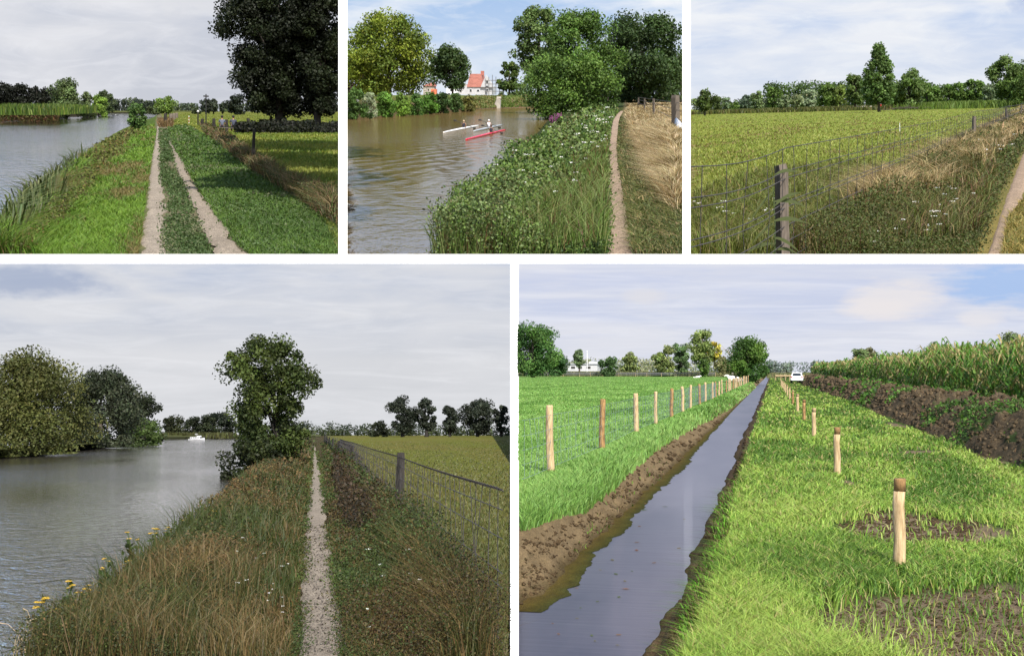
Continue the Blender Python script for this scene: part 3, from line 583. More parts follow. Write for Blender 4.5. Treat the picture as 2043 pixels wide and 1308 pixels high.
# bank growth
def pal(*a): return [A(*c, .62) for c in a]
BROWN4 = [c*1.25 for c in pal((70, 56, 34), (92, 74, 44), (112, 92, 56), (58, 62, 32), (74, 82, 38), (50, 60, 28))]
lb4 = [(20, 1345), (110, 1260), (190, 1200), (280, 1135), (350, 1080), (440, 1000), (500, 950), (560, 905), (600, 884), (618, 884), (617, 930), (608, 1000), (598, 1100), (590, 1200), (575, 1345)]
hA = lambda x, y: .55*(.35+.9*fbm(x*1.3, y*.35, 4))*sstep(.1, -1.2, x+.25)
W = scatter(P4, 95000, lb4, zf=z4); leafmass(P4, 'bank_weeds', W, hA, 3.3, BROWN4, [2, 3, 2, 3, 3, 2], (1.1, .35), .75, seed=21, kind='stuff')
W = scatter(P4, 11000, lb4, zf=z4); n = len(W); q = fbm(W[:, 0]*.9, W[:, 1]*.3, 14)+rng.normal(0, .1, n)
q -= .04; blades(P4, 'dry_grass', W, (.12+.5*sstep(.1, -1.4, W[:, 0]))*(.5+.9*fbm(W[:, 0]*1.5, W[:, 1]*.4, 44)), 1.6, np.where((q > .5)[:, None], A(136, 116, 74, .55), np.where((q > .4)[:, None], A(98, 94, 52, .55), A(70, 84, 34, .6))), .28, droop=.3, kind='stuff')
rb4 = [(640, 884), (668, 884), (700, 930), (790, 1050), (1016, 1330), (1016, 1345), (700, 1345), (690, 1250), (668, 1130), (655, 1020), (644, 930)]
hB = lambda x, y: (.12+.78*sstep(.55, 1.15, x))*(.4+.9*fbm(x*1.5, y*.3, 6))
W = scatter(P4, 60000, rb4, zf=z4); leafmass(P4, 'verge_weeds', W, hB, 3.3, pal((52, 44, 28), (78, 62, 38), (96, 84, 46), (62, 74, 34), (78, 96, 44), (58, 72, 32)), [2, 3, 2, 3, 3, 2], (1.3, .3), .8, seed=33, kind='stuff')
W = scatter(P4, 16000, rb4, zf=z4); n = len(W); q = fbm(W[:, 0]*1.4, W[:, 1]*.3, 17)+rng.normal(0, .1, n)
blades(P4, 'verge_grass', W, .1+.6*sstep(.6, 1.2, W[:, 0]), 1.7, np.where((q > .55)[:, None], A(130, 108, 66, .6), np.where((q > .42)[:, None], A(92, 92, 46, .6), A(70, 88, 40, .6))), .3, droop=.3, kind='stuff')
W = scatter(P4, 7500, [(668, 893), (700, 890), (745, 985), (790, 1060), (760, 1075), (690, 1060), (664, 960)], zf=z4)
leafmass(P4, 'dead_docks', W, lambda x, y: .55*(.5+.8*fbm(x*2, y*.4, 8)), 4., pal((60, 48, 32), (80, 64, 42), (48, 42, 28)), [2, 2, 2], (2, .5), .8, seed=3, kind='stuff')
W = scatter(P4, 26000, [(690, 882), (1020, 878), (1020, 1345), (960, 1290), (800, 1060)]); W[:, 2] -= .02
blades(P4, 'meadow_grass', W, .07, 2.2, pick([A(118, 122, 66, .56), A(128, 124, 76, .56), A(100, 106, 56, .56)], [3, 2, 2], len(W)), .4, kind='stuff')
e4x = lambda y: np.full_like(y, 1.27)
wire_fence(P4, 'weathered post and wire mesh fence between the narrow towpath and the meadow', [(1.27, 19.9, 1.27), (1.27, 49, 1.07), (1.15, 76, 1.1), (1.0, 104, 1.1), (.95, 132, 1.1), (.85, 162, 1.1), (.8, 195, 1.1), (.7, 235, 1.1)],
           [.15, .32, .52, .62, .86, 1.06, 1.2], .0038, WIRED, .42, ext=((1.25, 8.4),), pr=.058, pmat=POST4, barb=True, lean=[.035, .0, -.02])
for rows_, sgn in (([(1345, 584), (1308, 592), (1200, 601), (1120, 604), (1060, 608), (1000, 614), (960, 618), (930, 621), (900, 624)], -1), ([(1345, 696), (1308, 690), (1200, 672), (1120, 664), (1060, 656), (1000, 649), (960, 643), (930, 638), (900, 631)], 1)):
    r_ = np.array(sorted(rows_), float); py = rng.uniform(900, 1340, 7000); px = np.interp(py, r_[:, 0], r_[:, 1])+sgn*rng.normal(4, 7, 7000)*(py-862)/300; W = P4.at(px, py); W[:, 2] += .01
    q = fbm(W[:, 0]*3, W[:, 1]*.9, 40); W = W[q > .42]; leafmass(P4, 'path_edge_herbs', W, lambda x, y: .06+0*x, 3., pal((66, 82, 36), (96, 92, 50), (84, 104, 46)), [3, 2, 2], (1, .3), .8, seed=3, kind='stuff')
# yellow ragwort plants on the bank, each one a plant of its own
YEL = m_solid('yellow_petals', (.42, .27, .02), .6, .2, 30.); STEM = m_solid('green_stem', (.06, .09, .03), .7, .3, 20.)
def flower_plant(site, name, p, h, label, cat, group, petal, stems=3, head=.05, leaf=(64, 84, 34), spread=.3, spike=False):
    o = thing(site, name, p, label, cat, group); mb = MB(); hd = MB(); LP = []
    for k in range(stems):
        a = rng.uniform(0, 6.28); rr = spread*h*rng.uniform(.1, .7); top = np.array([rr*math.cos(a), rr*math.sin(a), h*rng.uniform(.75, 1.)])
        mb.tube([(0, 0, -.05), top*np.array([.4, .4, .55]), top], [.012*h, .009*h, .006*h], 5)
        for q in range(16): t = rng.uniform(.08, .88); LP.append(top*np.array([t, t, t])+rng.normal(0, .05*h, 3))
        if spike:
            for q in range(26): t = rng.uniform(.55, 1.05); hd.ball(top*t+rng.normal(0, .012, 3), head*(.35*(1.15-t)+.12), 5, 4)
        else:
            for q in range(3):
                c = top+np.array([rng.normal(0, head), rng.normal(0, head), rng.normal(0, head*.15)]); mb.tube([top*.93, c], .003*h, 4)
                hd = MB().ball(c, (head*1.1, head*.9, head*.22), 9, 5); hd.v = [tuple(np.array(v)+rng.normal(0, head*.08, 3)) for v in hd.v]; hd.build('flower_head', petal, o); hd = MB()
    mb.build('stem', STEM, o)
    if hd.v: hd.build('flower_spikes', petal, o)
    V, Fq, C = leafquads(np.array(LP), .075*h, A(*leaf, .6), None, 2.4); link('leaves', npmesh('leaves', V, [Fq], WEED, C), None, o); return o
rag = [(97, 1178, 'lowest'), (135, 1153, 'second from the left'), (171, 1155, 'third from the left'), (140, 1204, 'closest to the bottom left corner'), (222, 1112, 'fourth from the left, alone'), (272, 1057, 'left end of the upper group'), (309, 1053, 'middle of the upper group'),
       (334, 1046, 'right of the middle of the upper group'), (365, 1030, 'highest'), (373, 1050, 'just below the highest one'), (254, 1118, 'right of the one standing alone'), (428, 1036, 'rightmost')]
for k, (x, y, lb) in enumerate(rag):
    D = {0: 12.3, 1: 13, 2: 13.2, 3: 11.8}.get(k, 15+(1140-y)*.055); q = P4.aty(np.array(float(x)), np.array(float(y)), D); zg = -EYE+float(z4(q[0], D)); hh = max(.35, q[2]-zg)
    flower_plant(P4, 'ragwort_plant', (q[0], D, zg), hh, 'yellow flowering ragwort on the weedy riverbank, %s' % lb, 'wildflower', 'yellow ragwort plants on the riverbank', YEL, 4, .02 if k % 3 else .028, spread=.25)
UMB = m_solid('white_petals', (.75, .75, .72), .7, .1, 30.)
def umbels(site, name, W, h, size, n=7):
    P = W+np.stack([0*h, 0*h, h], 1); P = np.repeat(P, n, 0); s = np.repeat(size*W[:, 1]/F, n); P = P+rng.normal(0, 1, P.shape)*s[:, None]*np.array([.9, .9, .12])
    V, Fq, C = leafquads(P, s*.75, np.array([.62, .62, .58]), np.array([0, -.6, 1.2]), 1.1); return tag(link(name, npmesh(name, V, [Fq], WEED, C), site.M), kind='stuff')
W = scatter(P4, 14, [(680, 1300), (700, 1120), (820, 1100), (1000, 1308)]); umbels(P4, 'white_wildflowers', W, rng.uniform(.12, .4, len(W)), 3.2)
W = scatter(P4, 18, [(420, 1300), (480, 1080), (590, 1080), (580, 1300)]); umbels(P4, 'white_wildflowers', W, rng.uniform(.1, .4, len(W)), 2.2)
# bent pale grass stalks in the bottom left corner
mb = MB()
for k in range(16):
    q = P4.aty(np.array(rng.uniform(-20, 190)), np.array(1300.), 11.2); h = rng.uniform(.25, .5); a = rng.normal(0, .35)
    mb.tube([(q[0], q[1], q[2]-.1), (q[0]+a*h*.4, q[1], q[2]+h*.4), (q[0]+a*h, q[1], q[2]+h*.72), (q[0]+a*h*1.4, q[1], q[2]+h*.76)], [.003, .0026, .0022, .004], 5)
tag(mb.build('dry_stalks', m_solid('straw', (.36, .27, .16), .8, .2, 20.), None, P4.M), kind='stuff')
# white cabin cruiser
def cruiser(site, p, L, label, yaw=0., small=False):
    o = thing(site, 'cabin_cruiser' if not small else 'motorboat', p, label, 'boat', None, yaw); k = L
    xs = [-.5, -.46, -.2, .1, .32, .45, .5]; wd = [.13, .15, .17, .17, .13, .06, .005]; dk = [.1, .1, .1, .11, .13, .15, .16]; secs = []
    for x, w, d in zip(xs, wd, dk): secs.append([(x*k, -w*k, d*k), (x*k, -w*k*.8, .02*k), (x*k, 0, -.03*k), (x*k, w*k*.8, .02*k), (x*k, w*k, d*k)])
    MB().loft(secs).build('hull', BOATW if not small else BLACK, o, bevel=.004*k)
    if small:
        MB().box((.1*k, 0, .15*k), (.22*k, .2*k, .06*k), .8).build('foredeck', BOATW, o, bevel=.01*k); MB().box((-.02*k, 0, .2*k), (.03*k, .2*k, .09*k), .9).build('windscreen', GLASS, o)
        MB().box((-.25*k, 0, .13*k), (.12*k, .2*k, .08*k), .9).build('seat', CLOTHL, o); return o
    MB().box((-.08*k, 0, .165*k), (.62*k, .27*k, .11*k), .94).build('cabin', BOATW, o, bevel=.01*k)
    MB().box((.17*k, 0, .25*k), (.28*k, .25*k, .07*k), .86).build('wheelhouse_roof', BOATW, o, bevel=.01*k)
    for x, w in ((-.3, .09), (-.16, .09), (-.03, .12), (.12, .12)):
        for s in (-1, 1): MB().box((x*k, s*.131*k, .175*k), (w*k, .01*k, .05*k)).build('window', GLASS, o)
    for x in (-.42, -.34, -.1, 0): MB().ball((x*k, -.15*k, .06*k), (.012*k, .02*k, .012*k), 8, 6).build('porthole', BLACK, o)
    mb = MB(); mb.tube([(-.02*k, 0, .22*k), (-.02*k, 0, .42*k)], .008*k, 6); mb.tube([(-.1*k, 0, .38*k), (.1*k, 0, .38*k)], .012*k, 6); mb.box((0, 0, .4*k), (.12*k, .1*k, .02*k)); mb.build('radar_arch', BOATW, o)
    mb = MB()
    for s in (-1, 1):
        mb.tube([(x*k, s*w*k*.92, (d+.07)*k) for x, w, d in zip(xs[3:], wd[3:], dk[3:])], .004*k, 5)
        for x, w, d in zip(xs[3:6], wd[3:6], dk[3:6]): mb.tube([(x*k, s*w*k*.92, d*k), (x*k, s*w*k*.92, (d+.07)*k)], .003*k, 5)
    mb.build('railing', WIRE, o); return o
q = P4.at(np.array(392.), np.array(878.), -2.2); cruiser(P4, q, 31*q[1]/F, 'white cabin cruiser under way on the river, seen from astern')

# ================================================================== SITE 5: new ditch between a pasture and a maize field
WATZ5 = -2.0
def z5(x, y):
    q = x+.10*(fbm(y*.9, y*0, 1)-.5)*2*sstep(60, 10, y)+.12*(fbm(y*.22, y*0, 4)-.5)*2*(x > -1.5)
    z = np.interp(q, [-3.2, -2.72, -2.5, -2.05, -1.75, -1.1, -.86, -.62, -.46, -.3], [0, -.01, -.09, -.39, -.62, -.62, -.42, -.17, -.02, 0])
    rough = np.exp(-((q+.66)/.22)**2)*.10+np.exp(-((q+2.3)/.3)**2)*.10
    return z+rough*(fbm(x*9, y*2.5, 7)-.5)*2-.02*fbm(x*2, y*.7, 2)
def bare5(x, y):
    b = np.zeros_like(x)
    for (cx, cy, rx, ry, s) in ((1.45, 12.7, .9, 1.3, 1.15), (1.5, 7.9, 1.25, 1.5, 1.3), (2.9, 25.3, .7, .8, .7), (2.3, 10.2, .35, 1.4, .75), (.93, 9.6, .12, .5, .6), (1.05, 18., .2, .8, .6), (4.3, 24, .5, 4, .9), (3.6, 37, .4, 4, .8)):
        b = np.maximum(b, s*np.exp(-((x-cx)/rx)**2-((y-cy)/ry)**2))
    return b+.9*(fbm(x*1.6, y*.5, 12)-.5)*sstep(.2, 1.2, x)+.3*(fbm(x*5, y*1.6, 15)-.5)
def c5(X, Y, PX, PY):
    n = fbm(X*1.2, Y*.3, 5)[..., None]; soil = lerp(A(92, 76, 54, .55)[None, None], A(128, 106, 80, .55)[None, None], n)
    nn = fbm(X*4, Y*1.6, 77)[..., None]; soilL = lerp(A(112, 95, 68, .55)[None, None], A(158, 136, 102, .62)[None, None], n*.4+nn*.6)
    g = lerp(A(64, 92, 30, .4)[None, None], A(96, 124, 48, .45)[None, None], n); gl = lerp(A(112, 156, 70, .55)[None, None], A(142, 180, 92, .55)[None, None], n)  # g is darkened to paint depth shade between the grass blades
    t = sstep(-2.62, -2.85, X+.25*(fbm(Y*.8, Y*0, 6)-.5))[..., None]; c = lerp(soilL, gl, t)
    t = sstep(-.52, -.36, X)[..., None]; c = np.where((X > -1.4)[..., None], lerp(soil, g, t), c)
    b = sstep(.42, .62, bare5(X, Y))[..., None]*(X > -.2)[..., None]; c = lerp(c, A(140, 122, 98, .6)[None, None]*(.75+.5*n), b)
    wet = sstep(-.3, -.42, z5(X, Y))[..., None]; return lerp(c, A(70, 60, 22, .5)[None, None], wet*.8)
GR5 = m_ground('ditch_ground', 7., .35, .7, dist=.09)
sheet(P5, 'ground', 1026.5, 2420, 748.85, 1350, GR5, z5, c5, 420, 560, kind='structure')
WAT5 = m_water('ditch_water', tuple(A(118, 112, 128, .42)), (.35, 3., 1), 1., .2, .03, .5, (.82, .82, .9), 0., .05, soft=.9, cloud_blot=A(84, 80, 100, .42))  # darker noise blotches paint a cloudy reflection into the water colour
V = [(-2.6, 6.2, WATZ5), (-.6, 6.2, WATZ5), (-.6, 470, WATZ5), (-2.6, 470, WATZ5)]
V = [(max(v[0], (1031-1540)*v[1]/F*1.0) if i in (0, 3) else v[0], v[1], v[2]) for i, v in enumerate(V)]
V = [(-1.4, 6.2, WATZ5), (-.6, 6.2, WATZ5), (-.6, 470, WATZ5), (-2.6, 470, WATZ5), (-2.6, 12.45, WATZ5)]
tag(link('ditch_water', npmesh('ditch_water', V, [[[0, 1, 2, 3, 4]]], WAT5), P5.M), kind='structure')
yy = np.geomspace(9.9, 150, 700); xe = -2.06-.1*(fbm(yy*.9, yy*0, 1)-.5)*2*sstep(60, 10, yy); wd_ = .08+(.16*fbm(yy*.7, yy*0, 17)+.12*fbm(yy*4, yy*0, 18))*sstep(70, 20, yy)
V = np.stack([np.stack([xe-.12, yy, 0*yy+WATZ5+.004], 1), np.stack([xe+wd_*.5, yy, 0*yy+WATZ5+.005], 1), np.stack([xe+wd_, yy, 0*yy+WATZ5+.003], 1)]).reshape(-1, 3); i = np.arange(len(V)).reshape(3, -1)
C = np.repeat(np.array([A(120, 96, 52, .5), A(96, 88, 34, .5), A(74, 78, 34, .5)]), len(yy), 0)*(.7+.6*fbm(V[:, 0]*6, V[:, 1]*3, 3))[:, None]
tag(link('pond_scum', npmesh('pond_scum', V, [np.stack([i[:-1, :-1], i[:-1, 1:], i[1:, 1:], i[1:, :-1]], -1).reshape(-1, 4)], GR5, C, True), P5.M), kind='stuff')
# grass
lg5 = [(1031, 752), (1500, 752), (1508, 768), (1452, 806), (1343, 868), (1271, 916), (1181, 984), (1031, 1052)]
W = scatter(P5, 90000, lg5, zf=z5, far=1.1); n = len(W); q = fbm(W[:, 0]*.5, W[:, 1]*.12, 31)+rng.normal(0, .08, n); near = sstep(-3.6, -2.8, W[:, 0])
blades(P5, 'pasture_grass', W, .07+.10*near, 2.2, np.where((q > .55)[:, None], A(156, 198, 104, .62), np.where((q > .42)[:, None], A(136, 182, 86, .62), A(112, 156, 68, .62))), .35, droop=.2, kind='stuff')
rg5 = [(1531, 752), (1612, 752), (1700, 800), (1800, 850), (2300, 990), (2300, 1345), (1330, 1345), (1367, 1308), (1416, 1213), (1452, 1062), (1464, 978), (1494, 882), (1512, 821), (1527, 767)]
W = scatter(P5, 225000, rg5, zf=z5); b = bare5(W[:, 0], W[:, 1]); ok = (b < .36+rng.normal(0, .07, len(W))) | (rng.uniform(0, 1, len(W)) < .03); ok &= W[:, 0] > -.5+.1*rng.normal(0, 1, len(W))*.5; W = W[ok]; n = len(W)
q = fbm(W[:, 0]*1.1, W[:, 1]*.3, 33)+rng.normal(0, .1, n); hh = .105*(.65+.8*fbm(W[:, 0]*2.5, W[:, 1]*.8, 35))*np.where(W[:, 0] < .9, 1.15, .85)
blades(P5, 'grass', W, hh, 2.3, np.where((rng.uniform(0, 1, n) < .1)[:, None], A(196, 184, 120, .6), np.where((q > .56)[:, None], A(172, 200, 92, .66), np.where((q > .42)[:, None], A(146, 184, 72, .63), A(104, 144, 54, .6)))), .45, droop=.35, kind='stuff')
W = scatter(P5, 2600, [(1300, 1345), (1420, 1200), (1455, 1050), (1470, 960), (1440, 960), (1400, 1150), (1340, 1290)], zf=z5); blades(P5, 'bank_grass', W[W[:, 0] > -.72], .14, 2.4, pick([A(120, 184, 48, .6), A(96, 92, 50, .5), A(150, 130, 90, .5)], [3, 2, 2], (W[:, 0] > -.72).sum()), .5, droop=.8, wind=(-.4, 0), kind='stuff')
W = scatter(P5, 700, [(1031, 1200), (1181, 985), (1340, 880), (1330, 900), (1200, 1050), (1035, 1240)], zf=z5); blades(P5, 'bank_weeds', W[W[:, 2] > WATZ5], .07, 2.4, pick([A(120, 150, 60, .6), A(150, 126, 90, .5)], [2, 3], (W[:, 2] > WATZ5).sum()), .9, droop=.8, kind='stuff')
W = P5.at(rng.uniform(1080, 1440, 60), rng.uniform(1000, 1290, 60), WATZ5); W[:, 2] += .006; W = W[(W[:, 0] > -1.9) & (W[:, 0] < -1.)]; V, Fq, C = leafquads(W, 7*W[:, 1]/F, pick([A(150, 140, 90, .6), A(160, 120, 80, .6), A(110, 130, 70, .6)], [1, 1, 1], len(W)), np.array([0, 0, 12.]), 2.); V[:, 2] = WATZ5+.006
tag(link('floating_leaves', npmesh('floating_leaves', V, [Fq], WEED, C), P5.M), kind='stuff')
# clods of soil on the banks and bare patches
W = np.concatenate([scatter(P5, 2600, [(1600, 1345), (1620, 1180), (1900, 1150), (2060, 1180), (2060, 1345)], zf=z5), scatter(P5, 1500, [(1650, 1080), (1700, 1010), (1960, 1030), (1930, 1100)], zf=z5), scatter(P5, 5000, [(1290, 1340), (1400, 1050), (1462, 930), (1492, 860), (1480, 960), (1450, 1080), (1370, 1300)], zf=z5)])
W = np.concatenate([W, scatter(P5, 2600, [(1031, 1060), (1181, 985), (1271, 914), (1343, 866), (1452, 804), (1460, 812), (1300, 966), (1211, 1062), (1031, 1231)], zf=z5)]); W = W[(W[:, 2] > WATZ5+.01)]; W = W[inside(P5, W, 8)]
def clods(site, name, W, px, col, **kw):
    n = len(W); s = px*W[:, 1]/F*rng.uniform(.3, 1.3, n)**1.5; oct_ = np.array([[1, 0, 0], [0, 1, 0], [-1, 0, 0], [0, -1, 0], [0, 0, .7], [0, 0, -.7]]); V = W[:, None]+oct_[None]*s[:, None, None]*rng.uniform(.6, 1.3, (n, 6, 1))
    i = (np.arange(n)*6)[:, None, None]; f = np.array([[0, 1, 4], [1, 2, 4], [2, 3, 4], [3, 0, 4], [1, 0, 5], [2, 1, 5], [3, 2, 5], [0, 3, 5]])[None]; C = np.repeat(col*rng.uniform(.7, 1.3, (n, 1)), 6, 0)
    return tag(link(name, npmesh(name, V.reshape(-1, 3), [(f+i).reshape(-1, 3)], GR5, C), site.M), kind='stuff', **kw)
clods(P5, 'soil_clods', W, 4.5, A(104, 86, 62, .5))
# ridge of dug earth along the maize
def berm(y0, y1, ny=620, nx=90):
    y = np.geomspace(y0, y1, ny)[:, None]; t = np.linspace(0, 1, nx)[None]; w0 = 4.0+.5*(fbm(y*.13, y*0, 3)-.5)*2-.2*np.exp(-((y-37)/9)**2); x = w0+t*3.7+0*y
    pr = np.interp(t, [0, .04, .22, .42, .7, 1], [-.05, .1, .62, .78, .66, .35]); n1 = fbm(x*2.2, y*.75, 5, 5); n2 = fbm(x*7, y*2.6, 9, 3)
    z = -EYE+pr*(.7+.85*n1)+.20*(n2-.5)*(pr > 0)+.12*(fbm(x*.9, y*.22, 14)-.5)*2*(pr > .2); x = x+.25*(n1-.5)
    V = np.stack([x, y+0*x, z], -1).reshape(-1, 3); m = fbm(x*1.1, y*.4, 20)[..., None]; C = lerp(A(84, 71, 54, .55)[None, None], A(136, 119, 92, .6)[None, None], n1[..., None]*1.1)
    C = np.where((m > .6), lerp(C, np.broadcast_to(A(84, 120, 50, .45), C.shape), .75), C).reshape(-1, 3); i = np.arange(ny*nx).reshape(ny, nx)
    return V, np.stack([i[:-1, :-1], i[:-1, 1:], i[1:, 1:], i[1:, :-1]], -1).reshape(-1, 4), C
V, Fq, C = berm(15, 186); tag(link('earth_ridge', npmesh('earth_ridge', V, [Fq], m_ground('dug_earth', 9., .5, 1., dist=.09), C, True), P5.M), 'long ridge of dug brown earth beside the maize field', 'earth bank')
Vb = V; k = rng.integers(0, len(Vb), 30000); m = fbm(Vb[k, 0]*1.1, Vb[k, 1]*.4, 20); k = k[(m > .6)]; W = Vb[k]; leafmass(P5, 'ridge_weeds', W, lambda x, y: .16+0*x, 4.2, [A(104, 150, 56, .6), A(78, 116, 40, .6), A(60, 84, 36, .6)], [2, 3, 2], kind='stuff')
k = rng.integers(0, len(Vb), 5000); blades(P5, 'ridge_roots', Vb[k], .12, 2., pick([A(150, 128, 92, .5), A(110, 88, 60, .5)], [1, 1], 5000), .9, droop=1., kind='stuff')
k = rng.integers(0, len(Vb), 9000); clods(P5, 'ridge_clods', Vb[k], 5., A(112, 96, 74, .55))
# maize
def maize():
    Vs, Fs, Cs = [], [], []; pts = []
    for r in range(9):
        y = 40.
        while y < 245: pts.append((8.9+.75*r+rng.normal(0, .08)-.9*sstep(100, 240, y), y, r)); y += rng.uniform(.2, .32)*(1+y/150)*(1 if r < 3 else 1.7)
    P = np.array(pts); n = len(P); H = 2.45*rng.uniform(.85, 1.1, n)*(1+.06*np.sin(P[:, 1]*.2))
    L = 15; base = np.repeat(np.stack([P[:, 0], P[:, 1], np.full(n, -EYE+.15)], 1), L, 0); hh = np.repeat(H, L); f = np.tile(np.linspace(.12, .93, L), n)+rng.normal(0, .03, n*L)
    a = rng.uniform(0, 2*np.pi, n*L); ll = hh*.34*rng.uniform(.6, 1.1, n*L)*(1.15-.5*np.abs(f-.5)); w = .045*np.maximum(1, base[:, 1]/70)*rng.uniform(.7, 1.2, n*L)
    o = base+np.stack([0*f, 0*f, f*hh], 1); d = np.stack([np.cos(a), np.sin(a), 0*a], 1); s = np.stack([-np.sin(a), np.cos(a), 0*a], 1)*w[:, None]
    m = o+d*ll[:, None]*.5+np.array([0, 0, 1.])*ll[:, None]*rng.uniform(.35, .75, (n*L, 1)); e = o+d*ll[:, None]*rng.uniform(.7, 1.1, (n*L, 1))+np.array([0, 0, 1.])*ll[:, None]*rng.uniform(-.35, .75, (n*L, 1))
    V = np.stack([o-s*.4, o+s*.4, m+s, m-s, e], 1).reshape(-1, 3); i = np.arange(n*L)*5
    dry = rng.uniform(0, 1, n*L) < .24+.1*f; c = np.where(dry[:, None], A(200, 184, 128, .62), pick([A(112, 158, 66, .75), A(84, 130, 50, .75), A(146, 182, 92, .75)], [3, 3, 2], n*L)); C = np.repeat(c*rng.uniform(.7, 1.25, (n*L, 1)), 5, 0)
    Q = [np.stack([i, i+1, i+2, i+3], 1)]; T = [np.stack([i+3, i+2, i+4], 1)]; Vs.append(V); Cs.append(C); off = len(V)
    b = np.stack([P[:, 0], P[:, 1], np.full(n, -EYE)], 1); ww = .016*np.maximum(1, P[:, 1]/45); up = np.array([0, 0, 1.])
    V = np.stack([b-[1, 0, 0]*ww[:, None], b+[1, 0, 0]*ww[:, None], b+up*H[:, None]+[.5, 0, 0]*ww[:, None], b+up*H[:, None]-[.5, 0, 0]*ww[:, None]], 1).reshape(-1, 3); i = off+np.arange(n)*4; Q.append(np.stack([i, i+1, i+2, i+3], 1)); Vs.append(V); Cs.append(np.tile(A(110, 120, 60, .6), (len(V), 1))); off += len(V)
    t = np.repeat(b+up*H[:, None], 4, 0); dd = np.stack([rng.normal(0, .08, n*4), rng.normal(0, .08, n*4), rng.uniform(.15, .38, n*4)], 1); w4 = np.repeat(ww, 4)[:, None]*np.array([.8, 0, 0])
    V = np.stack([t-w4, t+w4, t+dd], 1).reshape(-1, 3); i = off+np.arange(n*4)*3; T.append(np.stack([i, i+1, i+2], 1)); Vs.append(V); Cs.append(np.tile(A(180, 166, 112, .55), (len(V), 1)))
    return npmesh('maize_crop', np.concatenate(Vs), [np.concatenate(Q), np.concatenate(T)], GRASS, np.concatenate(Cs))
tag(link('maize_crop', maize(), P5.M), kind='stuff')
# posts: the left ones carry a fine wire, the right ones stand free
lp = [(-3.43, 18.8, 1.07), (-3.41, 24.5, 1.04), (-3.5, 31.7, 1.03), (-3.45, 36.6, 1.0), (-3.43, 42.2, 1.02), (-3.42, 47.4, 1.02)]+[(-3.42+rng.normal(0, .04), 53+k*5.6, 1.0+rng.normal(0, .04)) for k in range(24)]
wire_fence(P5, 'row of pale peeled posts with fine wire mesh along the left bank of the ditch', lp, [.1, .3, .5, .7, .92], .0028, m_solid('thin_wire', (.2, .25, .28), .5, .2, 5., metal=.4), .35, ext=((-3.43, 16.5),), pr=.062, pmat=[PALEWOOD, BROWNWOOD, PALEWOOD, PALEWOOD, BROWNWOOD, PALEWOOD], square=False, knots=False, lean=[-.02, .02, -.015, 0, .015], sag=.01)
ords = ['nearest and largest', 'second nearest', 'third nearest', 'fourth', 'fifth', 'sixth', 'seventh', 'eighth', 'ninth', 'tenth', 'eleventh', 'twelfth', 'thirteenth']
for k, (x, y, h) in enumerate([(1.0, 10.3, .70), (.96, 19.1, .72), (1.0, 30.7, .67), (1.01, 40.4, .66), (1.0, 50, .66)]+[(1.0, 61+11*j, .66) for j in range(8)]):
    t = thing(P5, 'fence_post', (x, y, -EYE), 'pale post right of the ditch, %s in its free-standing row' % ords[k], 'post', 'free-standing posts on the grass right of the ditch')
    h += .03; r = .05*rng.uniform(.9, 1.1); mb = MB(); mb.tube([(0, 0, -.2), (0, 0, .05), (.006, 0, h*.35), (-.005, 0, h*.7), (.004, 0, h*.86)], [r*1.05, r*1.03, r, r*.97, r*.95], 14, .05); mb.build('shaft', BROWNWOOD if k in (3, 5) else PALEWOOD, t, smooth=True)
    mb = MB(); mb.tube([(.004, 0, h*.86), (.004, 0, h*.99), (.004, 0, h)], [r*.95, r*.98, r*.93], 14, .05); mb.build('bark_collar', BROWNWOOD if k in (0, 1, 3) else PALEWOOD, t, smooth=True)
# trees and the far edge; air haze is put into the woods' pale colours
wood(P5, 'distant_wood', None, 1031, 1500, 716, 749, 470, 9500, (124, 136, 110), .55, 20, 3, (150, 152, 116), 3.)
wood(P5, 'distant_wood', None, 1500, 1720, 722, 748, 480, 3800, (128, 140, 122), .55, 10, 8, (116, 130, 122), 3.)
W = P5.aty(rng.uniform(1031, 1500, 12000), np.full(12000, 750.), 400); W[:, 1] += rng.uniform(0, 50, 12000); W[:, 2] = -EYE
blades(P5, 'dry_field_edge', W, 1.5, 2.2, pick([A(150, 148, 104, .55), A(128, 126, 84, .55), A(120, 134, 76, .55)], [3, 2, 2], 12000), .3, kind='stuff')
W = P5.aty(rng.uniform(1530, 1640, 3500), np.full(3500, 750.), 300); W[:, 1] += rng.uniform(0, 120, 3500); W[:, 2] = -EYE
blades(P5, 'dry_field_edge', W, 1.2, 2.2, pick([A(150, 158, 104, .55), A(128, 140, 84, .55), A(140, 126, 96, .55)], [3, 2, 2], 3500), .3, kind='stuff')
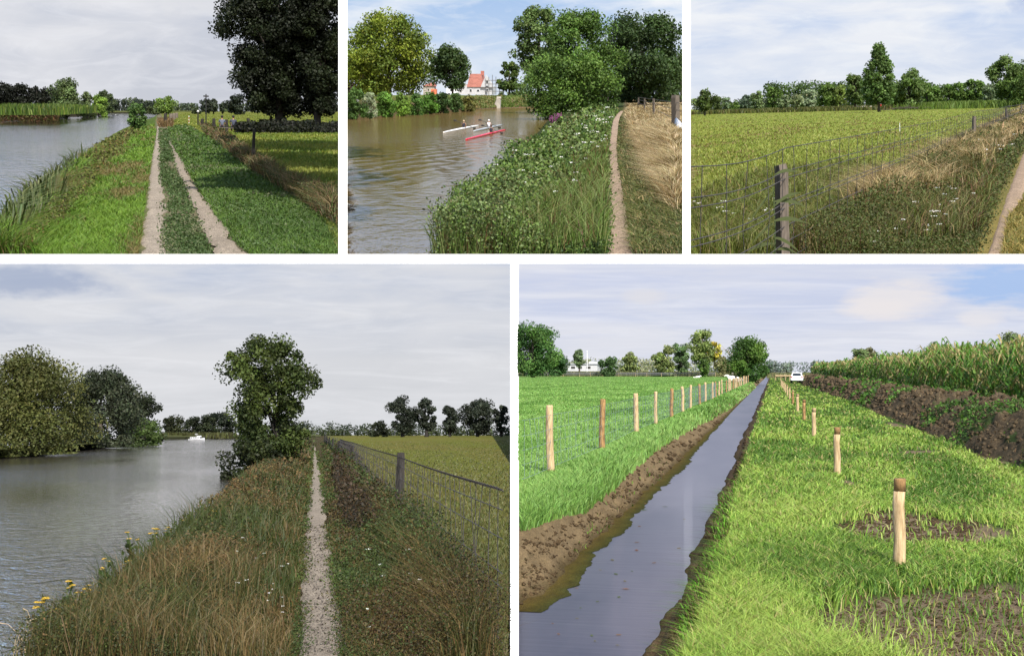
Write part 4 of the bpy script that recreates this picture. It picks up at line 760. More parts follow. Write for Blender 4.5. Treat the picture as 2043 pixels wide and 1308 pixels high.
T5 = [('broadleaf_tree', 'large dark green tree at the left edge of the ditch scene', 1012, 1114, 634, 750, 330, 'round', (58, 92, 42), .5, .02, (92, 124, 60), 1.1),
  ('shrub', 'dark bush joined to the right side of the large left edge tree', 1088, 1138, 704, 749, 350, 'mound', (66, 98, 54), .5, .0, None, 1.1),
  ('broadleaf_tree', 'small slender pale tree standing left of the white mast', 1144, 1168, 692, 748, 420, 'tall', (104, 124, 84), .5, .3, None, 1.),
  ('shrub', 'round dark green bush alone on the far side of the pasture', 1197, 1232, 708, 751, 390, 'round', (74, 100, 58), .5, .0, None, 1.5),
  ('broadleaf_tree', 'pale yellowish willow right of the round dark bush', 1238, 1272, 696, 748, 430, 'egg', (128, 140, 84), .5, .05, None, 1.2),
  ('broadleaf_tree', 'olive tree, left of the pair in the middle of the far field edge', 1304, 1346, 686, 750, 400, 'egg', (116, 132, 72), .5, .05, (134, 144, 90), 1.2),
  ('broadleaf_tree', 'greyer tree, right of the pair in the middle of the far field edge', 1340, 1378, 680, 750, 405, 'tall', (98, 122, 78), .5, .05, None, 1.2),
  ('broadleaf_tree', 'tall airy pale green tree with a yellow right side', 1376, 1428, 658, 752, 380, 'round', (136, 150, 88), .5, .3, (112, 132, 68), .9),
  ('shrub', 'green bush at the foot of the tall airy tree', 1390, 1416, 714, 752, 375, 'round', (92, 120, 56), .5, .0, None, 1.3),
  ('broadleaf_tree', 'small bright yellow tree beside the tall airy one', 1412, 1438, 680, 735, 384, 'round', (196, 176, 60), .55, .3, (150, 150, 80), .9),
  ('shrub', 'brownish green thicket left of the dark tree by the ditch', 1424, 1462, 712, 753, 360, 'mound', (124, 124, 84), .5, .0, None, 1.2),
  ('riverside_tree', 'dense dark green tree overhanging the far end of the ditch', 1447, 1537, 672, 764, 190, 'egg', (54, 86, 34), .5, .0, (98, 128, 52), 1.2)]
for (nm, lb, l, r, t, b, D, kd, c, kk, cb, c2, dn) in T5: tree(P5, nm, lb, l, r, t, b, D, kd, c, kk, cb, dn*1.15, 3.4, None, .2, cat='bush' if nm == 'shrub' else 'tree', col2=c2, trunk=.02 if nm == 'shrub' else .03, group='trees and bushes beyond the pasture' if D > 340 else None)
for k, (l, r, t, c, lb) in enumerate([(1697, 1733, 695, (128, 146, 96), 'pale tree top showing above the left part of the maize'), (1722, 1762, 693, (118, 118, 84), 'brownish tree top beside the pale one above the maize'), (1846, 1890, 686, (120, 140, 84), 'pale green tree top above the middle of the maize'), (1905, 1952, 688, (110, 130, 76), 'low green tree top above the maize, right of the middle'), (1986, 2070, 672, (96, 108, 74), 'tree top above the maize at the right edge of the picture')]):
    tree(P5, 'broadleaf_tree', lb, l, r, t, 750, 330+k*5, 'round', c, .5, .2, 1.2, 3.4, None, .2, group='tree tops above the maize')
# bare dead tree
o = thing(P5, 'bare_tree', P5.aty(np.array(1462.), np.array(752.), 372), 'leafless pale tree behind the dense dark tree by the ditch', 'tree'); mb = MB()
mb.tube([(0, 0, 0), (-.3, 0, 5), (-1.5, 0, 8.5)], [.25, .18, .08], 6)
for k in range(16): a = rng.uniform(-2.6, -.4); z0 = rng.uniform(2.5, 7); L = rng.uniform(2, 5); mb.tube([(-.1*z0*.6, 0, z0), (-.1*z0*.6+math.cos(a)*-L*.5*-1, rng.normal(0, .5), z0+L*.4), (math.cos(a)*L-.5, rng.normal(0, 1), z0+L*.75)], [.12, .08, .04], 4)
mb.build('branches', m_solid('dead_bark', (.35, .3, .27), .9, .2, 3.), o)
# white building and mast
WB = m_solid('pale_render', (.44, .44, .45), .8, .08, 1.); GREYR = m_solid('grey_cladding', (.3, .31, .33), .7, .1, 1.)
o = thing(P5, 'industrial_building', P5.aty(np.array(1165.), np.array(742.), 445), 'low white flat-roofed building far behind the pasture beside a mast', 'building')
MB().box((0, 0, 1.6), (11, 6, 2.6)).build('wall', WB, o); MB().box((0, 0, 3.), (11.6, 6.6, .45)).build('roof', GREYR, o); MB().box((3.6, 0, 3.55), (3.2, 3, .8)).build('roof_box', WB, o)
for x in (-3.6, -1., 2.2): MB().box((x, -3.05, 1.7), (1.5, .08, .8)).build('window', GLASS, o)
o = thing(P5, 'mast', P5.aty(np.array(1171.5), np.array(742.), 430), 'thin white mast rising above the far hedge', 'mast'); MB().tube([(0, 0, 0), (0, 0, 4), (0, 0, 7.6)], [.13, .1, .07], 8).build('pole', WHITE, o); MB().box((0, 0, .1), (.8, .8, .25)).build('base', GREYR, o); MB().box((0, 0, 7.6), (.35, .35, .2)).build('lamp_head', WHITE, o)
# thin stakes of the far cross fence
W5 = [(1040+k*28+rng.normal(0, 3)) for k in range(15)]
wire_fence(P5, 'thin pale stakes and wire crossing the far end of the pasture', [(float(P5.aty(np.array(x), np.array(750.), 392)[0]), 392., 1.3) for x in W5], [.6, 1.1], .012, WIRE, None, pr=.07, pmat=PALEWOOD, square=False)
wire_fence(P5, 'short pale fence crossing behind the white car', [(x, 215., 1.0) for x in (.6, 1.5, 2.3, 3.0, 6.5, 7.4, 8.0)], [.85], .02, PALEWOOD, None, pr=.06, pmat=PALEWOOD, square=False)
# cows
def cow(site, p, yaw, label, spots=True):
    o = thing(site, 'cow', p, label, 'cow', None, yaw); Wm = m_solid('white_cow_hide', (.75, .72, .68), .8, .1, 3.)
    J = [(-.85, 0, .5, .28), (-.4, 0, .55, .40), (.2, 0, .55, .42), (.7, 0, .6, .33), (1.0, 0, .85, .2), (1.2, 0, 1.05, .15), (1.45, 0, .95, .11), (1.6, 0, .88, .085)]; E = [(i, i+1) for i in range(7)]
    for s in (-1, 1):
        b = len(J); J += [(.75, s*.3, .3, .13), (1.05, s*.34, .14, .07), (.7, s*.36, .08, .055), (.6, s*.36, .07, .05)]; E += [(3, b), (b, b+1), (b+1, b+2), (b+2, b+3)]
        b = len(J); J += [(-.75, s*.34, .34, .2), (-.25, s*.46, .2, .1), (-.65, s*.5, .09, .055), (-.3, s*.52, .07, .045)]; E += [(0, b), (b, b+1), (b+1, b+2), (b+2, b+3)]
        b = len(J); J += [(1.18, s*.16, 1.13, .035), (1.15, s*.3, 1.12, .02)]; E += [(5, b), (b, b+1)]
    skinned('body', J, E, Wm, o); MB().ball((-.15, 0, .72), (.3, .41, .25), 12, 8).ball((1.22, 0, 1.1), (.1, .15, .1), 10, 6).build('dark_patch', BLACK if spots else Wm, o, smooth=True)
    mb = MB(); mb.tube([(-1.1, 0, .6), (-1.2, .05, .4), (-1.22, .12, .12)], [.03, .02, .04], 6); mb.build('tail', Wm, o, smooth=True); return o
cow(P5, P5.aty(np.array(1388.), np.array(757.), 330), 0., 'white cow lying in the middle of the far pasture'); cow(P5, P5.aty(np.array(1466.), np.array(762.), 186), math.pi, 'white cow lying just left of the far posts')
# white car seen from behind
def car(site, p, label):
    o = thing(site, 'parked_car', p, label, 'car', None, -.05); secs = []
    for y, w, z0, z1 in [(-2.0, .76, .42, .62), (-1.97, .86, .3, .9), (-1.6, .89, .24, .98), (0, .9, .22, .95), (1.5, .88, .24, .85), (2.05, .78, .32, .62)]:
        secs.append([(-w, y, z0+.12), (-w*.94, y, z0), (w*.94, y, z0), (w, y, z0+.12), (w, y, z1-.16), (w*.9, y, z1), (-w*.9, y, z1), (-w, y, z1-.16)])
    MB().loft(secs).build('body', WHITE, o, bevel=.03); cs = []
    for y, w, z in [(-1.86, .78, .93), (-1.45, .66, 1.40), (-.9, .64, 1.5), (.2, .64, 1.48), (1.0, .76, .93)]: cs.append([(-.8, y, .9), (.8, y, .9), (w, y, z), (-w, y, z)])
    MB().loft(cs).build('cabin', WHITE, o, bevel=.05)
    MB().add([(-.62, -1.845, 1.0), (.62, -1.845, 1.0), (.53, -1.50, 1.37), (-.53, -1.50, 1.37), (-.62, -1.80, .98), (.62, -1.80, .98), (.53, -1.45, 1.36), (-.53, -1.45, 1.36)], [(0, 1, 2, 3), (7, 6, 5, 4), (0, 4, 5, 1), (1, 5, 6, 2), (2, 6, 7, 3), (3, 7, 4, 0)]).build('rear_window', GLASS, o)
    for s in (-1, 1):
        MB().box((s*.74, -.3, 1.18), (.03, 1.6, .26)).build('side_window', GLASS, o); MB().box((s*.72, -1.985, .8), (.18, .05, .22)).build('tail_light', TAIL, o, bevel=.01)
        for y in (-1.3, 1.35):
            t = MB().tube([(s*.68, y, .32), (s*.92, y, .32)], .32, 18).build('wheel', BLACK, o, smooth=False); MB().tube([(s*.9, y, .32), (s*.935, y, .32)], .18, 12).build('rim', WIRE, t)
    MB().box((0, -2.02, .42), (1.5, .1, .16)).build('bumper', WHITE, o, bevel=.03); MB().box((0, -2.01, .66), (.5, .03, .11)).build('number_plate', WB, o); return o
TAIL = m_solid('tail_light_plastic', (.45, .03, .03), .3, .1, 5.)
car(P5, P5.at(np.array(1590.5), np.array(763.)), 'white hatchback seen from behind, parked at the end of the grass track')

# ================================================================== SITE 1: double track between the river and a shaded meadow
e1 = edge_fn(P1, [(-20, 500), (60, 425), (130, 350), (180, 300), (225, 271), (262, 254), (300, 239), (312, 230)], -2.2)
def z1(x, y):
    s = x-e1(y)+.3*(fbm(y*.2, y*0, 2)-.5); return -1.15+1.15*sstep(-.8, 1.0, s)-.05*fbm(x*1.2, y*.4, 3)*(np.abs(x+.02) > .35)
def c1(X, Y, PX, PY):
    n = fbm(X*1.1, Y*.2, 5)[..., None]; v = lerp(A(64, 100, 24, .5)[None, None], A(110, 120, 50, .5)[None, None], n); mid = lerp(A(96, 100, 66, .5)[None, None], A(150, 138, 112, .55)[None, None], fbm(X*2.4, Y*.5, 51)[..., None])
    mead = lerp(A(112, 126, 40, .5)[None, None], A(142, 142, 62, .5)[None, None], n); c = lerp(v, mid, (sstep(-.5, -.1, X)*sstep(1.7, .9, X))[..., None])
    far = sstep(60, 90, Y)[..., None]*sstep(.5, 1.2, X)[..., None]; c = lerp(c, mead, np.maximum(far, sstep(2.6, 3.4, X)[..., None])); return c
GR1 = m_ground('track_ground', 5., .35, .5, dist=3.)
sheet(P1, 'ground', -60, 683, 222.6, 522, GR1, z1, c1, kind='structure')
WAT1 = m_water('river_water_meadow', tuple(A(104, 96, 86, .42)), (.9, .8, 1), 1.3, 1., .06, .9, (.92, .92, .94), .5, 9.)
quad_sheet(P1, 'river', [(-400, 521), (500, 521), (400, 225.4), (-400, 225.4)], -2.2, WAT1, kind='structure')
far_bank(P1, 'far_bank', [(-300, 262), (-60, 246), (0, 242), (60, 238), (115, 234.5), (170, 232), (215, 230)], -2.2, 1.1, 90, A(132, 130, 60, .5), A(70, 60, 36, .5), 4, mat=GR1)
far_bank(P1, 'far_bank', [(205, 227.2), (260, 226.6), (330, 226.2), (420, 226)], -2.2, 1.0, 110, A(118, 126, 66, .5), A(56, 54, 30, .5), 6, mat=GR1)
GV1 = m_ground('track_gravel', 9., .25, .5, ((.4, .37, .35), (1, 1, 1), (1.5, 1.47, 1.43)), dist=3.)
path_strip(P1, 'wheel_track', [(521, 268, 350), (507, 279, 342), (460, 287, 335), (398, 294, 329), (350, 299, 324), (318, 303, 320), (278, 311, 319), (262, 313.5, 318), (253, 313.5, 317)], GV1, A(178, 166, 150, .55), jit=.3)
path_strip(P1, 'wheel_track', [(521, 448, 530), (507, 425, 490), (470, 410, 462), (437, 398, 446), (398, 379, 409), (358, 361, 380), (330, 350, 367), (318, 346, 360), (294, 339, 346), (282, 335, 340)], GV1, A(172, 159, 142, .55), jit=.35)
lv1 = [(-60, 521), (20, 470), (120, 375), (180, 310), (262, 262), (308, 246), (312, 262), (300, 330), (290, 400), (276, 507), (262, 521)]
W = scatter(P1, 60000, lv1, zf=z1); n = len(W); s_ = W[:, 0]-e1(W[:, 1]); q = fbm(W[:, 0]*1.4, W[:, 1]*.25, 31)+rng.normal(0, .08, n)-.12*sstep(1.9, .7, s_)
blades(P1, 'bank_grass', W, (.14+.4*sstep(1.6, .3, s_))*(.6+.8*fbm(W[:, 0]*2, W[:, 1]*.5, 6)), 2.2, np.where((q > .5)[:, None], A(124, 160, 54, .6), np.where((q > .38)[:, None], A(102, 136, 48, .6), A(142, 130, 78, .58))), .35, droop=.3, kind='stuff')
W = scatter(P1, 22000, [(-60, 521), (20, 455), (120, 365), (190, 300), (262, 258), (270, 268), (215, 330), (130, 450), (60, 521)], zf=z1)
leafmass(P1, 'bank_weeds', W, lambda x, y: .35*(.4+.9*fbm(x*1.3, y*.3, 4)), 3.4, pal((88, 92, 40), (120, 104, 58), (96, 110, 44), (84, 70, 42), (120, 124, 60)), [3, 2, 3, 1, 2], (1.2, .3), .75, seed=5, kind='stuff')
W = scatter(P1, 30000, [(316, 258), (336, 258), (350, 330), (420, 521), (330, 521), (326, 400), (320, 300)], zf=z1); n = len(W); q = fbm(W[:, 0]*3, W[:, 1]*.4, 3)+rng.normal(0, .1, n)
ok = (q > .47) & (np.abs(W[:, 0]-.42) < .5+.1*rng.normal(0, 1, n)); leafmass(P1, 'track_herbs', W[ok], lambda x, y: .07+0*x, 3.2, pal((92, 112, 66), (70, 92, 44), (120, 126, 90)), [3, 3, 2], (2, .4), .8, seed=9, kind='stuff')
rv1 = [(334, 252), (372, 248), (420, 275), (470, 315), (530, 350), (684, 430), (684, 521), (520, 521), (470, 480), (430, 430), (380, 350), (350, 300)]
W = scatter(P1, 52000, rv1, zf=z1); n = len(W); q = fbm(W[:, 0]*1.2, W[:, 1]*.3, 19)+rng.normal(0, .1, n)
leafmass(P1, 'verge_herbs', W[:22000], lambda x, y: .12*(.4+fbm(x*2, y*.5, 3)), 3.4, pal((88, 110, 62), (72, 100, 36), (112, 120, 84)), [3, 3, 2], (1, .3), .8, seed=12, kind='stuff')
blades(P1, 'verge_grass', W[22000:], .13+0*W[22000:, 0], 2.2, np.where((q[22000:] > .5)[:, None], A(104, 136, 54, .6), A(84, 112, 48, .6)), .4, droop=.3, kind='stuff')
fx1 = [(398, 249), (424, 254), (470, 285), (540, 345), (600, 380), (684, 425), (684, 470), (620, 420), (560, 380), (505, 345), (450, 300), (405, 262)]
W = scatter(P1, 9000, fx1, zf=z1); blades(P1, 'dry_fence_grass', W, .5*(.5+.8*fbm(W[:, 0]*2, W[:, 1]*.4, 9)), 1.6, pick([A(140, 114, 76, .5), A(112, 92, 60, .5), A(176, 154, 112, .55), A(88, 104, 50, .6)], [3, 3, 2, 4], len(W)), .3, droop=.5, wind=(-.1, 0), kind='stuff')
leafmass(P1, 'fence_weeds', scatter(P1, 16000, fx1, zf=z1), lambda x, y: .42*(.3+fbm(x*2, y*.4, 3)), 3.0, pal((86, 66, 48), (112, 84, 58), (78, 88, 40), (60, 66, 36)), [2, 2, 3, 3], (1, .3), .8, seed=14, kind='stuff')
W = scatter(P1, 34000, [(345, 226), (684, 226), (684, 521), (640, 430), (560, 365), (500, 330), (430, 262), (350, 250)]); W[:, 2] += 0; n = len(W); q = fbm(W[:, 0]*.8, W[:, 1]*.15, 3)+rng.normal(0, .1, n)
blades(P1, 'meadow_grass', W, .09, 2.2, np.where((q > .5)[:, None], A(150, 156, 66, .6), A(116, 136, 46, .6)), .4, kind='stuff')
# reeds at the lower left
W = scatter(P1, 420, [(-20, 500), (20, 440), (110, 385), (135, 400), (60, 470), (10, 521)], zf=z1); blades(P1, 'reeds', W, .8, 4.2, pick([A(92, 108, 60, .6), A(120, 128, 80, .6)], [1, 1], 420), .35, droop=.7, wind=(.15, 0), kind='stuff')
W = scatter(P1, 500, [(30, 420), (90, 350), (150, 310), (170, 325), (120, 380), (60, 440)], zf=z1); blades(P1, 'reeds', W, .8, 2.4, A(84, 96, 56, .6), .25, droop=.6, kind='stuff')
# far trees and fields of site 1
W = P1.aty(rng.uniform(-40, 118, 16000), np.full(16000, 219.), 190); W[:, 1] += rng.uniform(0, 120, 16000); W[:, 2] = -.95+rng.uniform(0, .1, 16000)
blades(P1, 'maize_field', W, 1.5, 2.2, pick([A(96, 124, 40, .6), A(122, 136, 56, .6), A(66, 92, 34, .6)], [3, 2, 3], 16000), .2, kind='stuff')
W = P1.at(rng.uniform(-40, 118, 9000), rng.uniform(231, 243, 9000), -2.0); W[:, 2] = -2.1+rng.uniform(0, .9, 9000); leafmass(P1, 'bank_scrub', W, lambda x, y: .5+0*x, 3.2, pal((122, 118, 56), (98, 84, 50), (128, 92, 66), (84, 92, 40)), [3, 2, 2, 3], (.2, .05), .8, seed=2, kind='stuff')
for k, (l, r, t, lb) in enumerate([(-30, 30, 167, 'dark tree at the left edge of the tree row behind the small maize field'), (22, 64, 169, 'second dark tree in the row behind the small maize field'), (55, 92, 173, 'third dark tree in the row behind the small maize field'), (84, 122, 176, 'fourth dark tree in the row, half hidden by the big willow')]):
    tree(P1, 'broadleaf_tree', lb, l, r, t, 214, 330, 'round', (34, 38, 28), .4, .05, 1.3, 3.4, None, .24, group='dark tree row behind the small maize field', bark=BARKD)
for (l, r, t, b, c, kd, lb) in [(96, 168, 164, 236, (74, 88, 52), 'mound', 'largest grey green willow on the far riverbank left of the small boat'), (160, 190, 184, 234, (70, 80, 50), 'mound', 'grey willow beside the largest one, overhanging the river'),
        (180, 214, 189, 233, (86, 108, 42), 'mound', 'brighter green willow between two grey ones on the far bank'), (194, 226, 182, 231, (62, 74, 46), 'egg', 'grey green willow at the river bend just left of the small boat')]:
    tree(P1, 'willow_tree', lb, l, r, t, b, None, kd, c, .5, .0, 1.3, 3.4, None, .2, z0=-2.15, col2=tuple(min(255, int(v*1.35)) for v in c))
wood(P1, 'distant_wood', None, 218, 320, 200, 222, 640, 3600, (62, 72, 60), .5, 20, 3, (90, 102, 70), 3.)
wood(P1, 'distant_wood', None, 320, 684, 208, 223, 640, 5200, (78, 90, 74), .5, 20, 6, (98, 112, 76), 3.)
for (l, r, t, b, D, kd, c, lb, nm) in [(312, 350, 193, 228, 330, 'round', (104, 128, 56), 'rounded pale green tree standing beyond the end of the double track', 'broadleaf_tree'), (290, 314, 212, 228, 350, 'mound', (70, 82, 48), 'small dark bush left of the rounded pale green tree', 'shrub'),
        (398, 424, 198, 227, 380, 'fan', (60, 68, 56), 'pollard willow just behind the dark signpost', 'pollard_willow'), (418, 434, 197, 227, 384, 'fan', (66, 74, 58), 'pollard willow right of the dark signpost', 'pollard_willow'), (438, 450, 203, 227, 380, 'fan', (60, 70, 54), 'small pollard willow above the two seated people', 'pollard_willow'),
        (452, 494, 190, 229, 330, 'round', (50, 58, 46), 'dark round tree behind the right seated person', 'broadleaf_tree'), (384, 400, 214, 227, 390, 'mound', (66, 78, 48), 'low bush left of the dark signpost', 'shrub')]:
    tree(P1, nm, lb, l, r, t, b, D, kd, c, .5, .1 if nm != 'shrub' else 0, 1.3, 3.2, None, .2, cat='bush' if nm == 'shrub' else 'tree', trunk=.045 if kd == 'fan' else .03, bark=BARKD)
tree(P1, 'shrub', 'leafy willow bush at the waterline between the river and the grassy verge', 252, 294, 208, 258, None, 'egg', (62, 88, 42), .5, .0, 1.0, 4., 60, .16, cat='bush', trunk=.015, col2=(92, 118, 60))
# two big dark trees and hedge; backlit shade is painted into the leaf colours
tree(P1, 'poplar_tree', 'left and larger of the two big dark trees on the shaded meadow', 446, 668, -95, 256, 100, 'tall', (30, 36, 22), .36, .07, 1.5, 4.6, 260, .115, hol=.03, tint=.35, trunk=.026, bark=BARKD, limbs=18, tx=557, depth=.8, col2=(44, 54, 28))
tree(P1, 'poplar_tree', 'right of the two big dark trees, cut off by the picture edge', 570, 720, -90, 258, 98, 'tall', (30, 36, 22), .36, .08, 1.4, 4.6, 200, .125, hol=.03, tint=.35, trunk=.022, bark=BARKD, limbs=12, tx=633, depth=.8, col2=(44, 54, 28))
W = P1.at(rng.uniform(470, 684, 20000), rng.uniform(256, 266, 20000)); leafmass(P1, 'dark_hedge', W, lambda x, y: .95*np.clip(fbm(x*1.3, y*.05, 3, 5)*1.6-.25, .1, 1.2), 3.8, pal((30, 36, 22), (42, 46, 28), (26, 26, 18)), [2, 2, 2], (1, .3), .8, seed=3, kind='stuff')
for (D, hh, w, lb) in [(22., 10.5, 4.2, 'near part of the shaded meadow'), (33., 13., 6., 'middle of the shaded meadow'), (47., 16., 8., 'far part of the shaded meadow')]:  # unseen trees above the view, added only to shade the meadow
    b_ = P1.hor(684.)+EYE*F/D; tpx = w*F/D
    tree(P1, 'poplar_tree', 'unseen tall tree added to cast shade on the %s' % lb, 684-tpx*.40, 684+tpx*.34, b_-hh*F/D, b_, D, 'round', (40, 48, 28), .4, (D*.0904+EYE+.3)/hh, 1.7, 9., 150, .2, trunk=.0035, bark=BARKD, tx=684, above=-30, limbs=0, depth=2.8, free=False, nolim=True)
# fence posts, waymarkers, signpost of site 1
def p1post(px, pb, pt, lb, r=3.2, mat=OLDWOOD, cat='post', name='fence_post', group=None):
    q = P1.at(np.array(float(px)), np.array(float(pb))); h = (pb-pt)*q[1]/F; t = thing(P1, name, q, lb, cat, group); r = r*q[1]/F; post_mesh(h, r, mat, 'shaft', parent=t); MB().tube([(0, 0, h*.97), (0, 0, h*1.01)], [r*1.02, r*.5], 8).build('post_top', mat, t); return t, h, q
g1 = 'weathered posts along the shaded meadow'
for px, pb, pt, lb in [(507, 334, 262, 'nearest dark wooden post among the tall orange grass'), (427, 262, 238, 'short thick post left of the two seated people'), (404, 254, 238, 'thin slanting stake just right of the waymarker'), (452, 262, 240, 'low post between the two seated people'), (495, 252, 237, 'short post right of the seated people'), (569, 256, 236, 'post beside the trunk of the larger dark tree')]:
    p1post(px, pb, pt, lb, group=g1, mat=BARKD)
p1post(330, 250, 228, 'brown post at the end of the double track beside the dry grass', 3., BARKD)
for k, (px, pb, pt) in enumerate([(341, 243, 228), (347, 239, 227), (352, 236, 226)]): p1post(px, pb, pt, '%s small post behind the brown one at the end of the double track' % ['first', 'second', 'third'][k], group='small posts behind the brown one')
t, h, q = p1post(395, 250, 224, 'slim dark waymarker post with a small white diamond board', 1.2, BARKD, 'sign', 'waymarker'); k = q[1]/F; MB().loft([[(a*2.2*k, y, h+b*2.4*k) for a, b in ((-1, 0), (0, -1.2), (1, 0), (0, 1.2))] for y in (-.02, .02)]).build('diamond_board', WHITE, t)
q = P1.at(np.array(411.), np.array(256.)); k = q[1]/F; t = thing(P1, 'signpost', q, 'tall dark signpost with two short boards beside the meadow gate', 'sign'); MB().tube([(0, 0, 0), (0, 0, 64*k)], 1.05*k, 8).build('pole', BLACK, t)
MB().box((0, -.05, 60*k), (10*k, 1.2*k, 2.6*k)).build('sign_board', BLACK, t); MB().box((-1.6*k, -.05, 55*k), (3.5*k, 1.2*k, 2.2*k)).build('sign_board', BLACK, t)
q = P1.at(np.array(377.), np.array(247.)); t = thing(P1, 'marker_stake', q, 'thin red and white banded stake in the dry grass left of the waymarker', 'stake'); k = q[1]/F
for j in range(5): MB().tube([(0, 0, j*3*k), (0, 0, (j*3+3)*k)], .5*k, 6).build('band', TAIL if j % 2 else WHITE, t)
for px, c, cp, lb in [(443, CLOTHL, HAIRD, 'person seated on the left, seen from behind in a grey blue top and dark cap'), (465.5, CLOTHN, None, 'person seated on the right, seen from behind in a navy top')]:
    q = P1.at(np.array(float(px)), np.array(264.)); sc = 25*q[1]/F; person(P1, q, math.pi, lb, c, HAIRD, CLOTHN, 'bench', .42, 'two people seated by the meadow', cap=HAIRD if cp is not None else None, scale=sc*1.0)
o = thing(P1, 'bench', P1.at(np.array(454.), np.array(264.)), 'low wooden bench carrying the two seated people', 'bench'); k = P1.at(np.array(454.), np.array(264.))[1]/F
MB().box((0, 0, 8.2*k), (40*k, 6*k, 1.2*k)).build('seat', OLDWOOD, o)
for s in (-1, 1): MB().box((s*16*k, 0, 3.8*k), (1.4*k, 5*k, 7.6*k)).build('leg', OLDWOOD, o)
q = P1.at(np.array(229.5), np.array(231.), -2.2); cruiser(P1, q, 11.5*q[1]/F, 'small dark motorboat with a white foredeck on the river bend', 0., True)
W = P1.at(rng.uniform(316, 345, 700), rng.uniform(240, 254, 700)); blades(P1, 'dry_post_grass', W, .5, 2.2, pick([A(150, 122, 84, .6), A(120, 96, 60, .6)], [1, 1], 700), .3, kind='stuff')

# ================================================================== SITE 2: river with kayaks, narrow path and dry grass slope
e2 = edge_fn(P2, [(800, 560), (860, 490), (905, 440), (960, 400), (992, 350), (1030, 305), (1068, 268), (1092, 240), (1125, 217), (1170, 205)], -2.2)
def z2(x, y):
    s = x-e2(y)+.3*(fbm(y*.2, y*0, 2)-.5); r = .30*sstep(.55, 1.3, x)*sstep(70, 30, y); return -1.15+1.15*sstep(-.8, 1.0, s)-.05*fbm(x*1.2, y*.4, 3)*(np.abs(x+.02) > .35)+r
def c2(X, Y, PX, PY):
    n = fbm(X*1.1, Y*.2, 5)[..., None]; v = lerp(A(52, 66, 26, .5)[None, None], A(82, 94, 40, .5)[None, None], n); dry = lerp(A(120, 96, 58, .5)[None, None], A(168, 142, 96, .5)[None, None], n)
    mid = lerp(A(88, 90, 48, .5)[None, None], A(120, 104, 76, .5)[None, None], n); return lerp(lerp(v, mid, sstep(-.3, .3, X)[..., None]), dry, sstep(.45, .8, X)[..., None])
GR2 = m_ground('slope_ground', 5., .35, .5, dist=3.)
sheet(P2, 'ground', 690, 1369.5, 195.6, 521, GR2, z2, c2, kind='structure')
def kayak_wake(nt): return None
_k0 = P2.at(np.array(985.), np.array(268.), -2.2); _k1 = P2.at(np.array(720.), np.array(385.), -2.2); _d = (_k1-_k0)[:2]; _d /= np.linalg.norm(_d); WK = [(_k0[0], _k0[1], .02, 1.7, 3.6, 8., .3), (_k0[0]+.4, _k0[1]-3, -.03, -1.3, 3.0, 6., .25)]
WAT2 = m_water('river_water_kayaks', tuple(A(132, 112, 70, .5)), (1., .7, 1), 1.4, .6, .06, .58, (.88, .84, .78), .7, 7., wake=WK)
quad_sheet(P2, 'river', [(690, 521), (1250, 521), (1250, 198.4), (690, 198.4)], -2.2, WAT2, kind='structure')
far_bank(P2, 'far_bank', [(688, 237.5), (700, 236.5), (770, 231), (849, 226), (944, 218.5), (1010, 216), (1074, 214.5), (1130, 212)], -2.2, 1.95, 160, A(120, 132, 66, .5), A(128, 108, 84, .55), 8, mat=GR2)
path_strip(P2, 'path', [(521, 1209, 1272), (507, 1211, 1266), (460, 1213, 1257), (398, 1213.5, 1246), (350, 1213.5, 1238), (318, 1213, 1232), (278, 1216, 1231), (250, 1221, 1234), (238, 1224, 1235.5), (228, 1231, 1240), (222, 1238, 1244)], GV1, A(182, 160, 140, .58), jit=.1)
G2L = [(860, 521), (920, 445), (1000, 395), (1045, 345), (1090, 300), (1128, 264), (1160, 240), (1192, 214), (1226, 202), (1232, 222), (1218, 250), (1212, 290), (1210, 400), (1205, 521)]
hC = lambda x, y: (.2+.6*sstep(-.5, -1.6, x))*(.45+.9*fbm(x*1.6, y*.4, 4))
W = scatter(P2, 80000, G2L, zf=z2); leafmass(P2, 'bank_weeds', W, hC, 4.4, pal((84, 110, 44), (64, 90, 34), (112, 138, 62), (132, 150, 96), (96, 92, 48), (60, 76, 30)), [3, 3, 3, 2, 1, 2], (1.4, .4), .8, seed=5, kind='stuff')
W = scatter(P2, 9000, G2L, zf=z2); blades(P2, 'bank_grass', W, .5*(.4+fbm(W[:, 0]*2, W[:, 1]*.4, 9)), 1.8, pick([A(140, 150, 86, .6), A(100, 128, 50, .6), A(120, 84, 56, .55)], [3, 3, 1], len(W)), .3, droop=.3, kind='stuff')
W = scatter(P2, 36, [(1130, 240), (1225, 215), (1215, 330), (1060, 330)], zf=z2); umbels(P2, 'white_wildflowers', W, rng.uniform(.4, .8, len(W)), 3.)
W = scatter(P2, 22, [(960, 420), (1100, 330), (1200, 330), (1190, 500), (960, 500)], zf=z2); umbels(P2, 'white_wildflowers', W, rng.uniform(.5, .9, len(W)), 3.)
G2R = [(1252, 205), (1262, 196), (1369, 196), (1369, 470), (1330, 400), (1290, 330), (1262, 270), (1248, 235)]
W = scatter(P2, 46000, G2R, zf=z2); n = len(W); q = fbm(W[:, 0]*1.2, W[:, 1]*.4, 15)+rng.normal(0, .2, n)
blades(P2, 'dry_grass', W, .43*(.5+.8*fbm(W[:, 0]*2, W[:, 1]*.5, 9)), 1.35, np.where((q > .5)[:, None], A(226, 206, 164, .62), np.where((q > .4)[:, None], A(190, 158, 104, .6), A(126, 104, 58, .55))), .6, droop=.45, wind=(-.3, 0), kind='stuff')
W = scatter(P2, 26000, [(1238, 235), (1262, 262), (1300, 340), (1369, 450), (1369, 521), (1270, 521), (1250, 400), (1234, 300)], zf=z2); n = len(W)
